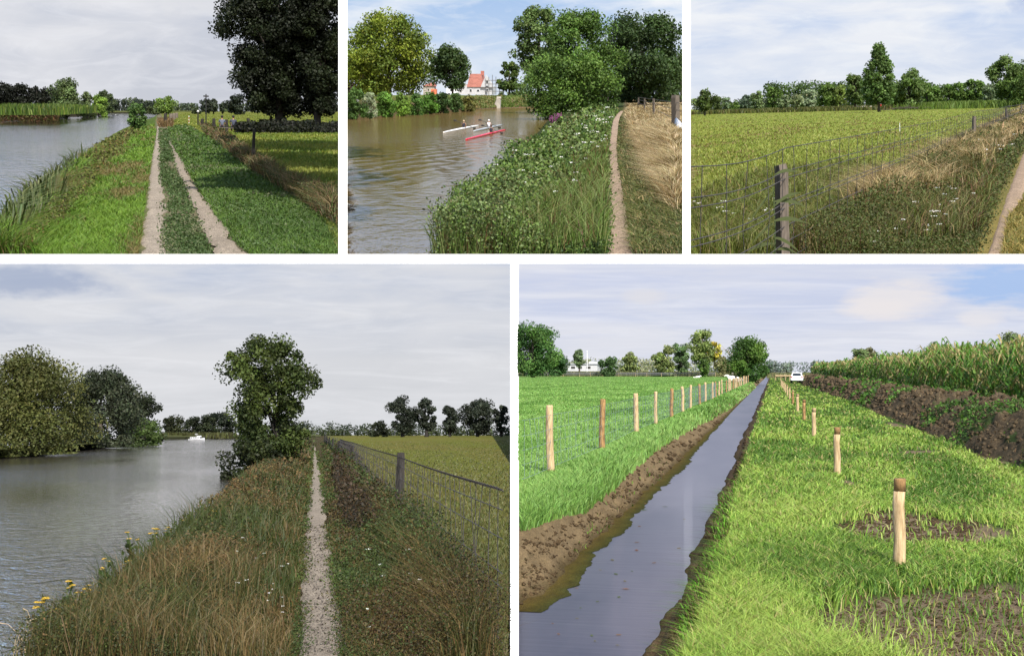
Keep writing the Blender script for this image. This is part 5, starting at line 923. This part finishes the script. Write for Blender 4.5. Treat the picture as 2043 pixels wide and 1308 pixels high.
leafmass(P2, 'verge_herbs', W[:14000], lambda x, y: .16*(.4+fbm(x*2, y*.5, 3)), 3.4, pal((84, 96, 50), (64, 78, 34), (112, 96, 62), (96, 118, 66)), [3, 3, 2, 2], (1, .3), .8, seed=12, kind='stuff')
blades(P2, 'verge_grass', W[14000:], .2+0*W[14000:, 0], 2., pick([A(124, 130, 68, .6), A(92, 104, 48, .6), A(186, 164, 116, .6)], [3, 3, 1], n-14000), .4, droop=.6, wind=(-.4, 0), kind='stuff')
# fence on the slope
wire_fence(P2, 'old wooden posts and wires of the fence above the dry grass slope', [(2.2, 52, 1.6), (2.25, 92, 1.35), (2.1, 125, 1.3), (2.0, 170, 1.3)], [.6, 1.0, 1.3], .006, WIRED, None, ext=((2.2, 46.),), pr=[.15, .09, .08, .08], pmat=OLDWOOD)
q = P2.aty(np.array(1362.), np.array(280.), 44.); mb = MB(); A0 = P2.aty(np.array(1349.), np.array(238.), 50.); A1 = P2.aty(np.array(1357.), np.array(275.), 44.); A2 = P2.aty(np.array(1366.), np.array(308.), 38.)
mb.tube([A0, (A0+A1)/2+[.05, 0, .05], A1, (A1+A2)/2, A2], [.05, .16, .2, .2, .16], 12, .25); tag(mb.build('plastic_sheet', m_solid('white_plastic_film', (.7, .72, .75), .35, .12, 3., bump=.8), None, P2.M, True), 'crumpled white plastic sheet hanging from the old fence post', 'sheet')
p_ = P2.aty(np.array(1213.), np.array(207.), 160); o = thing(P2, 'fence_post', p_, 'weathered leaning post at the end of the narrow path under the trees', 'post'); post_mesh(1.6, .1, OLDWOOD, 'shaft', parent=o, M=Matrix.Rotation(-.08, 4, 'Y')); MB().tube([(-.1, 0, 1.5), (-.35, 0, 1.75)], .07, 6).build('brace', OLDWOOD, o)
# purple loosestrife
PUR = m_solid('purple_petals', (.36, .07, .28), .6, .2, 30.)
for (x, y, h, lb) in [(1104, 259, .85, 'purple flower spikes of loosestrife at the waterline, left clump'), (1115, 257, .95, 'purple flower spikes of loosestrife at the waterline, right clump')]:
    q = P2.aty(np.array(float(x)), np.array(float(y)), 74.); flower_plant(P2, 'loosestrife_plant', q, h, lb, 'wildflower', 'purple loosestrife by the water', PUR, 14, .07, spread=.5, spike=True)
# trees of site 2
for (nm, lb, l, r, t, b, D, kd, c, kk, cb, c2_, dn, sc_) in [
  ('broadleaf_tree', 'large round yellowish green tree on the far bank left of the house', 690, 862, 24, 196, 190, 'round', (122, 134, 44), .5, .04, (84, 104, 36), 1.2, .16),
  ('copper_beech', 'dark reddish tree at the left edge of the kayak scene', 640, 742, 120, 196, 225, 'round', (78, 50, 48), .45, .04, (60, 62, 40), 1.2, .2),
  ('broadleaf_tree', 'medium dark green tree in front of the house with the red roof', 862, 944, 90, 194, 185, 'egg', (52, 72, 36), .5, .18, (72, 92, 48), 1.2, .18),
  ('broadleaf_tree', 'small round tree right of the house under construction', 994, 1038, 124, 190, 235, 'round', (56, 76, 34), .5, .16, (86, 104, 44), 1.2, .2),
  ('broadleaf_tree', 'faint small tree far behind, right of the small round one', 1034, 1064, 158, 190, 300, 'round', (104, 122, 96), .5, .1, None, 1.1, .2),
  ('riverside_tree', 'tall loose pale green tree, left of the riverside clump', 1024, 1124, 14, 205, 150, 'tall', (104, 126, 70), .5, .25, (70, 90, 44), .8, .14),
  ('riverside_tree', 'tallest mid green tree in the middle of the riverside clump', 1070, 1238, 26, 208, 140, 'egg', (70, 96, 40), .5, .05, (92, 120, 52), 1.1, .14),
  ('riverside_tree', 'broad bushy tree leaning over the water in front of the riverside clump', 1048, 1222, 106, 240, 112, 'round', (66, 92, 36), .5, .0, (100, 128, 56), 1.2, .14),
  ('broadleaf_tree', 'large dark green tree at the end of the path, its crown reaching far right', 1196, 1366, 32, 205, 175, 'round', (50, 68, 34), .45, .03, (66, 88, 44), 1.3, .15),
  ('broadleaf_tree', 'lower dark tree at the right edge behind the fence', 1300, 1420, 110, 202, 190, 'round', (56, 74, 38), .45, .02, (72, 92, 46), 1.2, .18)]:
    tree(P2, nm, lb, l, r, t, b, D, kd, c, kk, cb, dn, 4.4, None, sc_, col2=c2_, hol=.2, tint=.35, trunk=.035 if 'round' == kd else .02, limbs=8)
SB = [(686, 735, 176, 'darkest'), (722, 752, 181, 'silvery'), (748, 790, 183, 'broad green'), (782, 822, 184, 'pale'), (812, 846, 184, 'plain'), (838, 876, 182, 'dense'), (866, 902, 184, 'dark'), (893, 924, 186, 'rounded'), (916, 948, 190, 'small last')]
colS = [(62, 84, 38), (128, 138, 108), (80, 112, 42), (96, 122, 48), (64, 92, 38), (72, 104, 38), (50, 70, 32), (60, 80, 36), (92, 92, 48)]
for k, (l, r, t, w_) in enumerate(SB): tree(P2, 'shrub', '%s waterside bush, number %s from the left of the row on the far bank' % (w_, ['one', 'two', 'three', 'four', 'five', 'six', 'seven', 'eight', 'nine'][k]), l, r, t, 236-(l-690)*.066+1, None, 'mound', colS[k], .5, .0, 1.4, 3.8, None, .22, z0=-2.15, cat='bush', trunk=.02, group='waterside bushes on the far bank', col2=tuple(int(v*1.25) for v in colS[k]))
wood(P2, 'distant_hedge', None, 990, 1130, 182, 197, 330, 2400, (92, 110, 60), .5, 10, 4, None, 3.)
px_ = rng.uniform(935, 1130, 20000); W = P2.at(px_, np.interp(px_, [849, 944, 1010, 1074, 1130], [226, 218.5, 216, 214.5, 212]), -2.2); u_ = rng.uniform(0, 1, 20000); W[:, 1] += .4+9*u_; W[:, 2] = -2.1+1.85*u_; leafmass(P2, 'bank_herbs', W, lambda x, y: .25+0*x, 2.6, pal((110, 128, 56), (92, 118, 48), (150, 124, 84), (124, 134, 74)), [3, 3, 1, 2], (.3, .05), .8, seed=2, kind='stuff')
# concrete block on the waterline, driftwood
q = P2.at(np.array(992.), np.array(216.), -2.15); k = q[1]/F; o = thing(P2, 'concrete_block', q, 'broken grey concrete block leaning on the grassy far bank', 'block'); CON = m_solid('old_concrete', (.33, .30, .26), .9, .3, 1.)
MB().loft([[(-7*k, y, -1*k), (6*k, y, -1*k), (7*k, y, 17*k), (0*k, y, 19*k), (-4*k, y, 9*k)] for y in (-.8, .8)]).build('base', CON, o, bevel=.05); MB().box((3.5*k, -.1, 20.5*k), (9*k, 1.2, 4*k), .85).build('cap', CON, o, bevel=.04)
q = P2.at(np.array(775.), np.array(233.), -2.2); k = q[1]/F; mb = MB()
mb.tube([(-6*k, 0, 0), (-2*k, 0, 6*k), (3*k, 0, 10*k), (8*k, 0, 10*k)], [1.4*k, 1.2*k, 1.*k, .5*k], 7, .1); mb.tube([(0, 0, 7*k), (3*k, 0, 3*k), (7*k, 0, 4*k)], [1*k, .7*k, .3*k], 6, .1); tag(mb.build('driftwood_branch', m_solid('bleached_wood', (.45, .4, .33), .9, .2, 3.), None, P2.frame(q)), 'bleached fallen branch at the waterline below the bushes', 'branch')
# house under construction
REDR = m_solid('red_roof_tiles', (.34, .13, .10), .7, .25, 1.2, stretch=(1, 1, 4), bump=.8)
hp = P2.aty(np.array(950.), np.array(189.), 250.); k = .9*250/F; o = thing(P2, 'brick_house', hp, 'white house with a steep red tiled roof, still under construction', 'house')
MB().box((2*k, 0, 9*k), (74*k, 60*k, 18*k)).build('wall', WB, o)
rf = MB().loft([[(-16*k, y*k, 16*k), (20*k, y*k, 16*k), (14*k, y*k*.9, 44*k), (-10*k, y*k*.9, 44*k)] for y in (-32, 32)]).build('roof', REDR, o); MB().box((15*k, -10*k, 46*k), (7*k, 7*k, 9*k)).build('chimney', m_solid('brick_red', (.35, .13, .1), .9, .3, 4.), rf)
MB().loft([[(14*k, y*k, 16*k), (42*k, y*k, 16*k), (39*k, y*k, 24*k), (26*k, y*k, 42*k), (17*k, y*k, 24*k)] for y in (-34, -28)]).build('gable_wall', WB, o)
MB().loft([[(-46*k, y*k, 14*k), (-18*k, y*k, 14*k), (-20*k, y*k, 22*k), (-42*k, y*k, 22*k)] for y in (-20, 20)]).build('side_roof', m_solid('light_roof', (.5, .42, .4), .8, .2, 1.), o)
for x, z, w, h in ((28, 10, 5, 6), (28, 27, 5, 6), (8, 9, 6, 4), (-8, 9, 5, 6), (-30, 8, 5, 5), (28, 18, 7, 3)): f = MB().box((x*k, -34.3*k if x > 14 else -30.3*k, z*k), (w*k, .6*k, h*k)).build('window', WHITE, o); MB().box((x*k, -34.8*k if x > 14 else -30.8*k, z*k), (w*.8*k, .5*k, h*.8*k)).build('pane', GLASS, f)
o = thing(P2, 'scaffolding', P2.aty(np.array(982.), np.array(189.), 240.), 'grey metal scaffolding in front of the gable of the red-roofed house', 'scaffolding'); k = .1
mb = MB(); dk = MB()
for x in (-14, -7, 0, 7, 14, 21): mb.tube([(x*k, 0, 0), (x*k, 0, (38-abs(x)*.5)*k)], .3*k, 5); mb.tube([(x*k, 6*k, 0), (x*k, 6*k, (38-abs(x)*.5)*k)], .3*k, 5)
for z in (7, 14, 21, 28): mb.tube([(-15*k, 0, z*k), (23*k, 0, z*k)], .3*k, 5); dk.box((4*k, 3*k, (z-1)*k), (38*k, 6*k, .6*k))
mb.build('poles', WIRE, o); dk.build('decks', OLDWOOD, o)
o = thing(P2, 'site_container', P2.aty(np.array(866.), np.array(189.5), 235.), 'small orange red container beside the house under construction', 'container'); ORG = m_solid('orange_metal', (.6, .16, .07), .6, .2, 2.)
MB().box((0, 0, .55), (1.0, 1.6, 1.1)).build('box', ORG, o, bevel=.04); MB().box((0, -.83, .5), (.4, .05, .8)).build('door', m_solid('dull_red', (.35, .08, .05), .6, .1, 2.), o)
o = thing(P2, 'shed', P2.aty(np.array(857.), np.array(189.5), 255.), 'low shed with a reddish roof left of the orange container', 'shed'); MB().box((0, 0, .9), (2.4, 2, 1.8)).build('wall', CON, o); MB().loft([[(-1.4, y, 1.8), (1.4, y, 1.8), (.9, y, 2.6)] for y in (-1.2, 1.2)]).build('roof', REDR, o)
o = thing(P2, 'site_trailer', P2.aty(np.array(903.), np.array(190.), 230.), 'white site trailer under the medium dark tree', 'trailer'); MB().box((0, 0, .75), (2.2, 1.4, .9)).build('body', WHITE, o, bevel=.04); MB().box((0, -.73, .9), (.7, .04, .35)).build('window', GLASS, o)
for s in (-.6, .6): MB().tube([(s, -.72, .2), (s, -.5, .2)], .2, 12).build('wheel', BLACK, o)
# kayaks and paddlers
KRED = m_solid('red_kayak_gel', (.62, .02, .06), .25, .1, 3., bump=0.); KGR = m_solid('grey_kayak_gel', (.35, .38, .40), .3, .1, 3., bump=0.)
def kayak(px0, py0, px1, py1, mat, label, seat, shirt, hair, cap, plabel, padlabel, trim):
    a = P2.at(np.array(float(px0)), np.array(float(py0)), -2.2); b = P2.at(np.array(float(px1)), np.array(float(py1)), -2.2); c = (a+b)/2; L = np.linalg.norm(b-a); M = P2.frame(c); Mi = np.linalg.inv(np.array(M)); Bw = P2.B*P2.S
    la = (Mi@np.append(Bw@a, 1))[:3]; lb = (Mi@np.append(Bw@b, 1))[:3]; yaw = math.atan2(lb[1]-la[1], lb[0]-la[0]); k = c[1]/F
    o = tag(link('kayak', None, M@Matrix.Rotation(yaw, 4, 'Z')), label, 'kayak', 'kayaks on the river'); secs = []
    w, h = 3.0*k*1.3, 4.0*k
    for t in np.linspace(-1, 1, 15): q = max(.04, (1-abs(t)**2.2)); up = .35*abs(t)**3*h; secs.append([(t*L/2, -w*q, h*.55*q+up), (t*L/2, -w*q*.6, .02-.2*h), (t*L/2, w*q*.6, .02-.2*h), (t*L/2, w*q, h*.55*q+up), (t*L/2, w*.4*q, h*.8*q**.5+up), (t*L/2, -w*.4*q, h*.8*q**.5+up)])
    MB().loft(secs).build('hull', mat, o, smooth=True); s = (seat-.5)*L
    MB().tube([(s-3*k, 0, h*.78), (s+4*k, 0, h*.78)], [1.9*k, 1.9*k], 10).build('cockpit', BLACK, o); MB().box((s-L*.14, -w*.78, h*.5), (L*.07, .1*k, h*.28)).build('stripe', trim, o)
    sc = 15.5*k/.86*1.0; Mw = np.array(o.matrix_basis)
    pw = (Mw@np.array([s, 0, h*.45-.0, 1]))[:3]; pl = (pw@P2.B)/P2.S
    person(P2, pl, yaw+math.pi/2, plabel, shirt, hair, CLOTHB, 'kayak', .0, 'paddlers in the kayaks', cap=cap, scale=sc, sleeves=False)
    pd = thing(P2, 'paddle', pl, padlabel, 'paddle', None, yaw); mb = MB(); r0 = np.array([.40*sc, -1.0*sc, .05*sc]); r1 = np.array([.36*sc, .9*sc, .75*sc]); mb.tube([r0, r1], .03*sc, 6); mb.build('shaft', BLACK, pd)
    for e, f in ((r0, -1), (r1, 1)): MB().ball(e+np.array([0, f*.12, f*.05])*sc, (.05*sc, .2*sc, .1*sc), 8, 6).build('blade', BLACK, pd)
kayak(884, 266, 956, 251, WHITE, 'white kayak, leftmost of the three on the river', .52, CLOTHB, BLOND, None, 'bare-armed paddler in a black vest in the white kayak', 'dark paddle held up beside the white kayak', WHITE)
kayak(944, 263.5, 1003, 250, KGR, 'slim dark grey and white kayak behind the red one', .48, CLOTHW, BLOND, CLOTHW, 'paddler in a white vest and white cap in the grey kayak', 'paddle of the paddler in the white vest', WHITE)
kayak(929, 280, 1010, 259.5, KRED, 'bright red kayak, nearest to the near bank', .57, CLOTHB, HAIRD, None, 'dark-haired paddler in a black vest in the red kayak', 'dark paddle dipping beside the red kayak', WHITE)

# ================================================================== SITE 3: fenced pasture beside a sandy path
def z3(x, y): return -.05*fbm(x*1.2, y*.4, 3)*(x < -.8)-.5*sstep(-300, -330, x)*0
def c3(X, Y, PX, PY):
    n = fbm(X*.7, Y*.12, 5)[..., None]; big = fbm(X*.06, Y*.03, 8)[..., None]; p = lerp(A(126, 146, 48, .55)[None, None], A(152, 160, 72, .55)[None, None], n*.6+big*.5); w = lerp(A(84, 82, 44, .5)[None, None], A(124, 110, 70, .5)[None, None], n)
    r = lerp(A(110, 112, 60, .5)[None, None], A(168, 148, 84, .5)[None, None], n); c = lerp(p, w, sstep(-2.7, -2.2, X)[..., None]); return lerp(c, r, sstep(-1.1, -.7, X)[..., None])
GR3 = m_ground('pasture_ground', 5., .3, .4, dist=5.)
sheet(P3, 'ground', 1370, 2120, 208.4, 540, GR3, z3, c3, kind='structure')
path_strip(P3, 'path', [(521, 1958, 1994), (507, 1970, 2002), (449, 1990, 2022), (397, 2006, 2040), (350, 2024, 2052), (302, 2043, 2064), (260, 2066, 2080), (235, 2078, 2087), (215, 2089, 2093.5)], GV1, A(176, 154, 132, .58), jit=.1)
G3P = [(1371, 228), (2040, 203), (2060, 215), (1900, 300), (1700, 400), (1560, 521), (1371, 521)]
W = scatter(P3, 70000, G3P, zf=z3); n = len(W); q = fbm(W[:, 0]*.6, W[:, 1]*.12, 3)+rng.normal(0, .1, n)
blades(P3, 'pasture_grass', W, .08, 2.2, np.where((q > .5)[:, None], A(164, 172, 84, .64), np.where((q > .38)[:, None], A(142, 158, 66, .62), A(156, 140, 88, .6))), .4, kind='stuff')
G3W = [(2040, 215), (2086, 205), (2080, 240), (2036, 310), (1990, 400), (1945, 521), (1590, 521), (1690, 440), (1826, 370), (1940, 292)]
hD = lambda x, y: (.18+.42*np.exp(-((x+2.1)/.5)**2))*(.4+.9*fbm(x*2, y*.5, 4))
W = scatter(P3, 60000, G3W, zf=z3); leafmass(P3, 'fence_weeds', W, hD, 2.9, pal((72, 76, 38), (86, 100, 46), (104, 98, 54), (92, 110, 52), (58, 64, 30), (120, 98, 66)), [3, 3, 2, 2, 2, 1], (1., .3), .8, seed=8, kind='stuff')
W = scatter(P3, 20000, [(2045, 208), (2080, 208), (2040, 270), (1950, 350), (1850, 400), (1740, 440), (1700, 440), (1800, 372), (1935, 285)], zf=z3); n = len(W); q = fbm(W[:, 0]*1.5, W[:, 1]*.4, 23)+rng.normal(0, .1, n)
blades(P3, 'dry_grass', W, .7*(.5+.8*fbm(W[:, 0]*2, W[:, 1]*.5, 9)), 1.8, np.where((q > .48)[:, None], A(200, 178, 130, .6), np.where((q > .4)[:, None], A(150, 126, 82, .55), A(96, 98, 48, .6))), .35, droop=.6, wind=(-.2, 0), kind='stuff')
W = scatter(P3, 9000, [(1960, 300), (1990, 330), (1950, 480), (1560, 521), (1640, 440), (1800, 372)], zf=z3); blades(P3, 'weed_stalks', W, .42*(.4+fbm(W[:, 0]*2, W[:, 1]*.5, 4)), 1.6, pick([A(120, 130, 62, .6), A(170, 150, 104, .6), A(84, 96, 44, .6), A(110, 78, 54, .6)], [4, 2, 3, 2], len(W)), .4, droop=.4, kind='stuff')
W = scatter(P3, 14000, [(1371, 400), (1500, 350), (1700, 330), (1800, 340), (1640, 440), (1560, 521), (1371, 521)], zf=z3); blades(P3, 'tall_grass', W, .34, 1.7, pick([A(134, 146, 66, .6), A(160, 144, 96, .6), A(92, 104, 46, .6)], [3, 1, 2], len(W)), .4, droop=.5, kind='stuff')
W = scatter(P3, 9000, [(2010, 440), (2043, 400), (2110, 330), (2110, 521), (2000, 521)], zf=z3); blades(P3, 'verge_grass', W, .12, 2., pick([A(180, 160, 90, .6), A(130, 134, 66, .6)], [3, 2], len(W)), .5, droop=.5, kind='stuff')
for poly, n_ in (([(1700, 470), (1900, 400), (1960, 380), (1950, 500), (1700, 520)], 22), ([(1375, 440), (1560, 440), (1560, 500), (1375, 500)], 12), ([(1940, 290), (2043, 250), (2030, 300), (1960, 340)], 16)):
    W = scatter(P3, n_, poly, zf=z3); umbels(P3, 'white_wildflowers', W, rng.uniform(.2, .45, len(W)), 3.)
# fence of site 3
f3 = [P3.at(np.array(float(a)), np.array(float(b))) for a, b in ((1563, 540), (1942, 291), (2009, 256), (2037, 238), (2053, 229), (2064, 222))]; f3 = [(q[0], q[1], h) for q, h in zip(f3, (1.03, 1.02, 1.08, 1.1, 1.1, 1.1))]
_a, _b = np.array(f3[0][:2]), np.array(f3[1][:2]); f3l = next(tuple(_a-(_b-_a)/np.linalg.norm(_b-_a)*t) for t in np.arange(.5, 12, .05) if P3.proj([*( _a-(_b-_a)/np.linalg.norm(_b-_a)*t), -.9])[0] < 1374)
wire_fence(P3, 'weathered post and wire mesh fence running along the pasture', f3, [.1, .28, .44, .62, .67, .9, .97, 1.19], .0041, WIRED, .74, ext=(f3l,), pr=.052, pmat=OLDWOOD, barb=False, lean=[-.03, .03], sag=.05)
q = P3.at(np.array(1795.), np.array(262.)); o = thing(P3, 'marker_stake', q, 'thin pale stake standing alone in the pasture behind the wires', 'stake'); k = q[1]/F; MB().tube([(0, 0, -.1), (0, 0, 17*k)], .55*k, 6).build('shaft', WHITE, o); MB().tube([(0, 0, 15.5*k), (0, 0, 18*k)], .8*k, 6).build('stake_tip', PALEWOOD, o)
# reed plant in front of the nearest post
o = thing(P3, 'reed_plant', (f3[0][0]-.02, f3[0][1]-.3, -EYE), 'green reed with long bent leaves in front of the nearest fence post', 'plant'); mb = MB(); mb.tube([(0, 0, 0), (.0, 0, .5), (-.03, 0, 1.02)], [.006, .005, .003], 5); mb.build('stem', STEM, o); Vs = []; Fs = []
for k, (z, dx, dz, w) in enumerate([(.95, .22, .14, .016), (.80, -.24, -.18, .018), (.70, .28, .07, .02), (.66, .24, .24, .018), (.52, .3, .10, .02), (.5, -.22, -.1, .016), (.36, .24, -.02, .018), (.30, -.26, .03, .018), (.24, .22, .08, .016), (.98, .06, .35, .012), (.14, .24, -.05, .016)]):
    pts = [np.array([dx*t, -.03+.02*math.sin(k), z+dz*t-.12*t*t]) for t in np.linspace(0, 1, 7)]; i0 = len(Vs)
    for t, p in zip(np.linspace(0, 1, 7), pts): ww = w*math.sin(math.pi*min(.97, t*.85+.12)); Vs += [p+[0, 0, ww], p-[0, 0, ww]]
    Fs += [(i0+2*j, i0+2*j+2, i0+2*j+3, i0+2*j+1) for j in range(6)]
link('leaves', npmesh('leaves', Vs, [Fs], WEED, np.tile(A(130, 142, 92, .6), (len(Vs), 1))), None, o)
# trees of site 3
def t3(nm, lb, l, r, t, b, kd, c, c2_=None, D=None, dn=1.2, cb=.08, sc_=.2, grp=None, tr=.035, cl=None):
    if D is None: D = min(640., EYE*F/(b-float(P3.hor((l+r)/2))))
    tree(P3, nm, lb, l, r, t, b, D, kd, c, .5, cb, dn, 3.6, cl, sc_, col2=c2_, cat='bush' if nm == 'shrub' else 'tree', group=grp, trunk=tr)
wood(P3, 'distant_wood', None, 1371, 1560, 196, 220, 520, 4200, (78, 92, 66), .5, 14, 3, (92, 104, 78), 3.)
wood(P3, 'distant_poplar_wood', None, 1528, 1700, 170, 218, 560, 8500, (84, 108, 54), .5, 16, 5, (70, 92, 46), 3.2)
wood(P3, 'distant_poplar_wood', None, 1690, 1850, 166, 214, 540, 6500, (80, 104, 52), .5, 16, 9, (70, 92, 46), 3.2)
wood(P3, 'distant_wood', None, 1835, 2110, 172, 208, 520, 7500, (84, 108, 58), .5, 14, 7, (96, 116, 70), 3.2)
g3 = 'willows along the far pasture edge'
t3('pollard_willow', 'round pollard tree near the left end of the far pasture edge', 1387, 1425, 178, 230, 'round', (78, 96, 46), (98, 114, 62), cb=.2, grp=g3)
t3('pollard_willow', 'low grey green tree right of the round leftmost pollard', 1420, 1441, 190, 222, 'round', (86, 102, 60), grp=g3)
t3('pollard_willow', 'grey willow left of the small round bush', 1440, 1461, 192, 221, 'round', (104, 120, 92), grp=g3)
t3('shrub', 'small round bush on the left of the far pasture edge', 1454, 1476, 203, 222, 'round', (92, 116, 56), cb=0)
t3('pollard_willow', 'bluish pair of rounded trees right of the small round bush', 1472, 1501, 190, 219, 'round', (84, 102, 82), grp=g3)
t3('pollard_willow', 'tall grey pollard with bare trunk, left of the poplar wood', 1497, 1525, 180, 224, 'egg', (118, 136, 92), (96, 116, 70), cb=.18, grp=g3)
t3('broadleaf_tree', 'rounded green tree at the left end of the poplar wood', 1528, 1562, 171, 222, 'egg', (84, 108, 48), D=420)
t3('pollard_willow', 'leaning grey willow in front of the poplar wood', 1550, 1576, 188, 223, 'round', (124, 140, 100), cb=.25, grp=g3)
t3('pollard_willow', 'small spreading grey willow with visible trunk', 1576, 1602, 190, 223, 'fan', (128, 140, 100), cb=.3, grp=g3)
t3('pollard_willow', 'silvery rounded willow in front of the middle of the poplar wood', 1600, 1632, 180, 218, 'round', (132, 146, 116), grp=g3)
t3('broadleaf_tree', 'broad green tree left of the tree with the pale trunk', 1628, 1668, 167, 217, 'tall', (92, 118, 50), (78, 100, 44), D=330)
t3('broadleaf_tree', 'olive green tree with drooping sides beside the broad green one', 1660, 1690, 170, 218, 'mound', (110, 128, 60), D=330)
t3('broadleaf_tree', 'upright tree with a pale trunk just left of the tallest tree', 1686, 1726, 150, 221, 'egg', (98, 118, 58), (76, 98, 46), cb=.15, D=260)
t3('poplar_tree', 'tallest conical tree in the middle of the pasture scene', 1720, 1787, 92, 222, 'cone', (74, 100, 46), (104, 130, 70), D=205, dn=1.7, cb=.1, sc_=.13, tr=.02, cl=190)
t3('broadleaf_tree', 'wide rounded tree just right of the tallest tree', 1780, 1845, 140, 216, 'round', (82, 104, 50), (108, 128, 76), D=240, dn=1.2, cb=.06)
for k, (l, r, t, w_) in enumerate([(1838, 1862, 168, 'first'), (1858, 1882, 170, 'second'), (1882, 1904, 170, 'third'), (1900, 1926, 166, 'fourth'), (1922, 1946, 160, 'fifth and tallest'), (1940, 1966, 162, 'sixth')]):
    t3('poplar_tree', '%s young tree of the row right of the wide rounded tree' % w_, l, r, t, 207, 'egg', (88, 116, 52), (104, 128, 66), D=330, cb=.08, grp='young trees in a row at the far pasture edge')
t3('willow_tree', 'grey green willow before the high trees at the right edge', 1962, 1990, 166, 206, 'round', (122, 138, 104), D=320)
t3('broadleaf_tree', 'high uneven tree leaning right at the right edge of the pasture scene', 1976, 2046, 120, 206, 'tall', (78, 100, 48), (98, 120, 60), D=240, sc_=.18)
t3('broadleaf_tree', 'lower tree filling the right edge below the high uneven one', 2014, 2070, 150, 204, 'round', (84, 106, 52), D=230)
W = P3.aty(rng.uniform(1371, 1760, 15000), np.full(15000, 222.), 250); W[:, 0] += 0; W[:, 1] += rng.uniform(0, 80, 15000); W[:, 2] = -EYE
blades(P3, 'rough_field_edge', W, .8, 2.2, pick([A(120, 128, 60, .55), A(140, 130, 80, .55), A(80, 90, 40, .5)], [3, 2, 3], 15000), .3, kind='stuff')
W = P3.aty(rng.uniform(1780, 2100, 9000), np.full(9000, 212.), 230); W[:, 1] += rng.uniform(0, 120, 9000); W[:, 2] = -EYE
blades(P3, 'rough_field_edge', W, 1.2, 2.2, pick([A(120, 146, 60, .55), A(104, 128, 50, .55)], [3, 2], 9000), .3, kind='stuff')
# heap of cut branches and rubble under the trees
q = P3.aty(np.array(1800.), np.array(218.), 215); k = q[1]/F; mb = MB()
for j in range(90): a = rng.normal(0, 15); L = rng.uniform(3, 9); g = rng.uniform(-.6, .6); z = abs(rng.normal(0, 2.6))*math.exp(-(a/18)**2)+.4; mb.tube([(a*k, rng.normal(0, 3)*k, z*k), ((a+L*math.cos(g))*k, rng.normal(0, 3)*k, (z+L*.4*math.sin(g)+.2)*k)], .35*k, 4)
tag(mb.build('branch_heap', BARK, None, P3.frame(q)), 'dark heap of cut branches under the wide rounded tree', 'heap')
for j, (x, w_, c_) in enumerate([(1712, 'left', (.6, .55, .5)), (1724, 'middle', (.7, .66, .62)), (1737, 'right', (.5, .45, .4))]):
    q = P3.aty(np.array(float(x)), np.array(214.), 262); k = q[1]/F; mb = MB()
    for i in range(12): mb.box((rng.normal(0, 3)*k, rng.normal(0, 2)*k, rng.uniform(.3, 2.2)*k), (rng.uniform(.8, 3)*k, rng.uniform(.8, 2)*k, rng.uniform(.5, 1.4)*k), .8, rng.uniform(0, 3))
    tag(mb.build('rubble_pile', m_solid('rubble', c_, .9, .3, 1.), None, P3.frame(q)), 'pale heap of rubble left of the tallest tree, %s of three' % w_, 'rubble', 'pale rubble heaps by the tallest tree')
q = P3.aty(np.array(1757.), np.array(212.), 255); k = q[1]/F; o = thing(P3, 'bucket', q, 'small red bucket just right of the tallest tree trunk', 'bucket'); MB().tube([(0, 0, 0), (0, 0, 3.2*k)], [1.3*k, 1.7*k], 10).build('bucket_body', TAIL, o); MB().tube([(-1.6*k, 0, 3.1*k), (0, 0, 4.4*k), (1.6*k, 0, 3.1*k)], .2*k, 5).build('handle', WIRE, o)
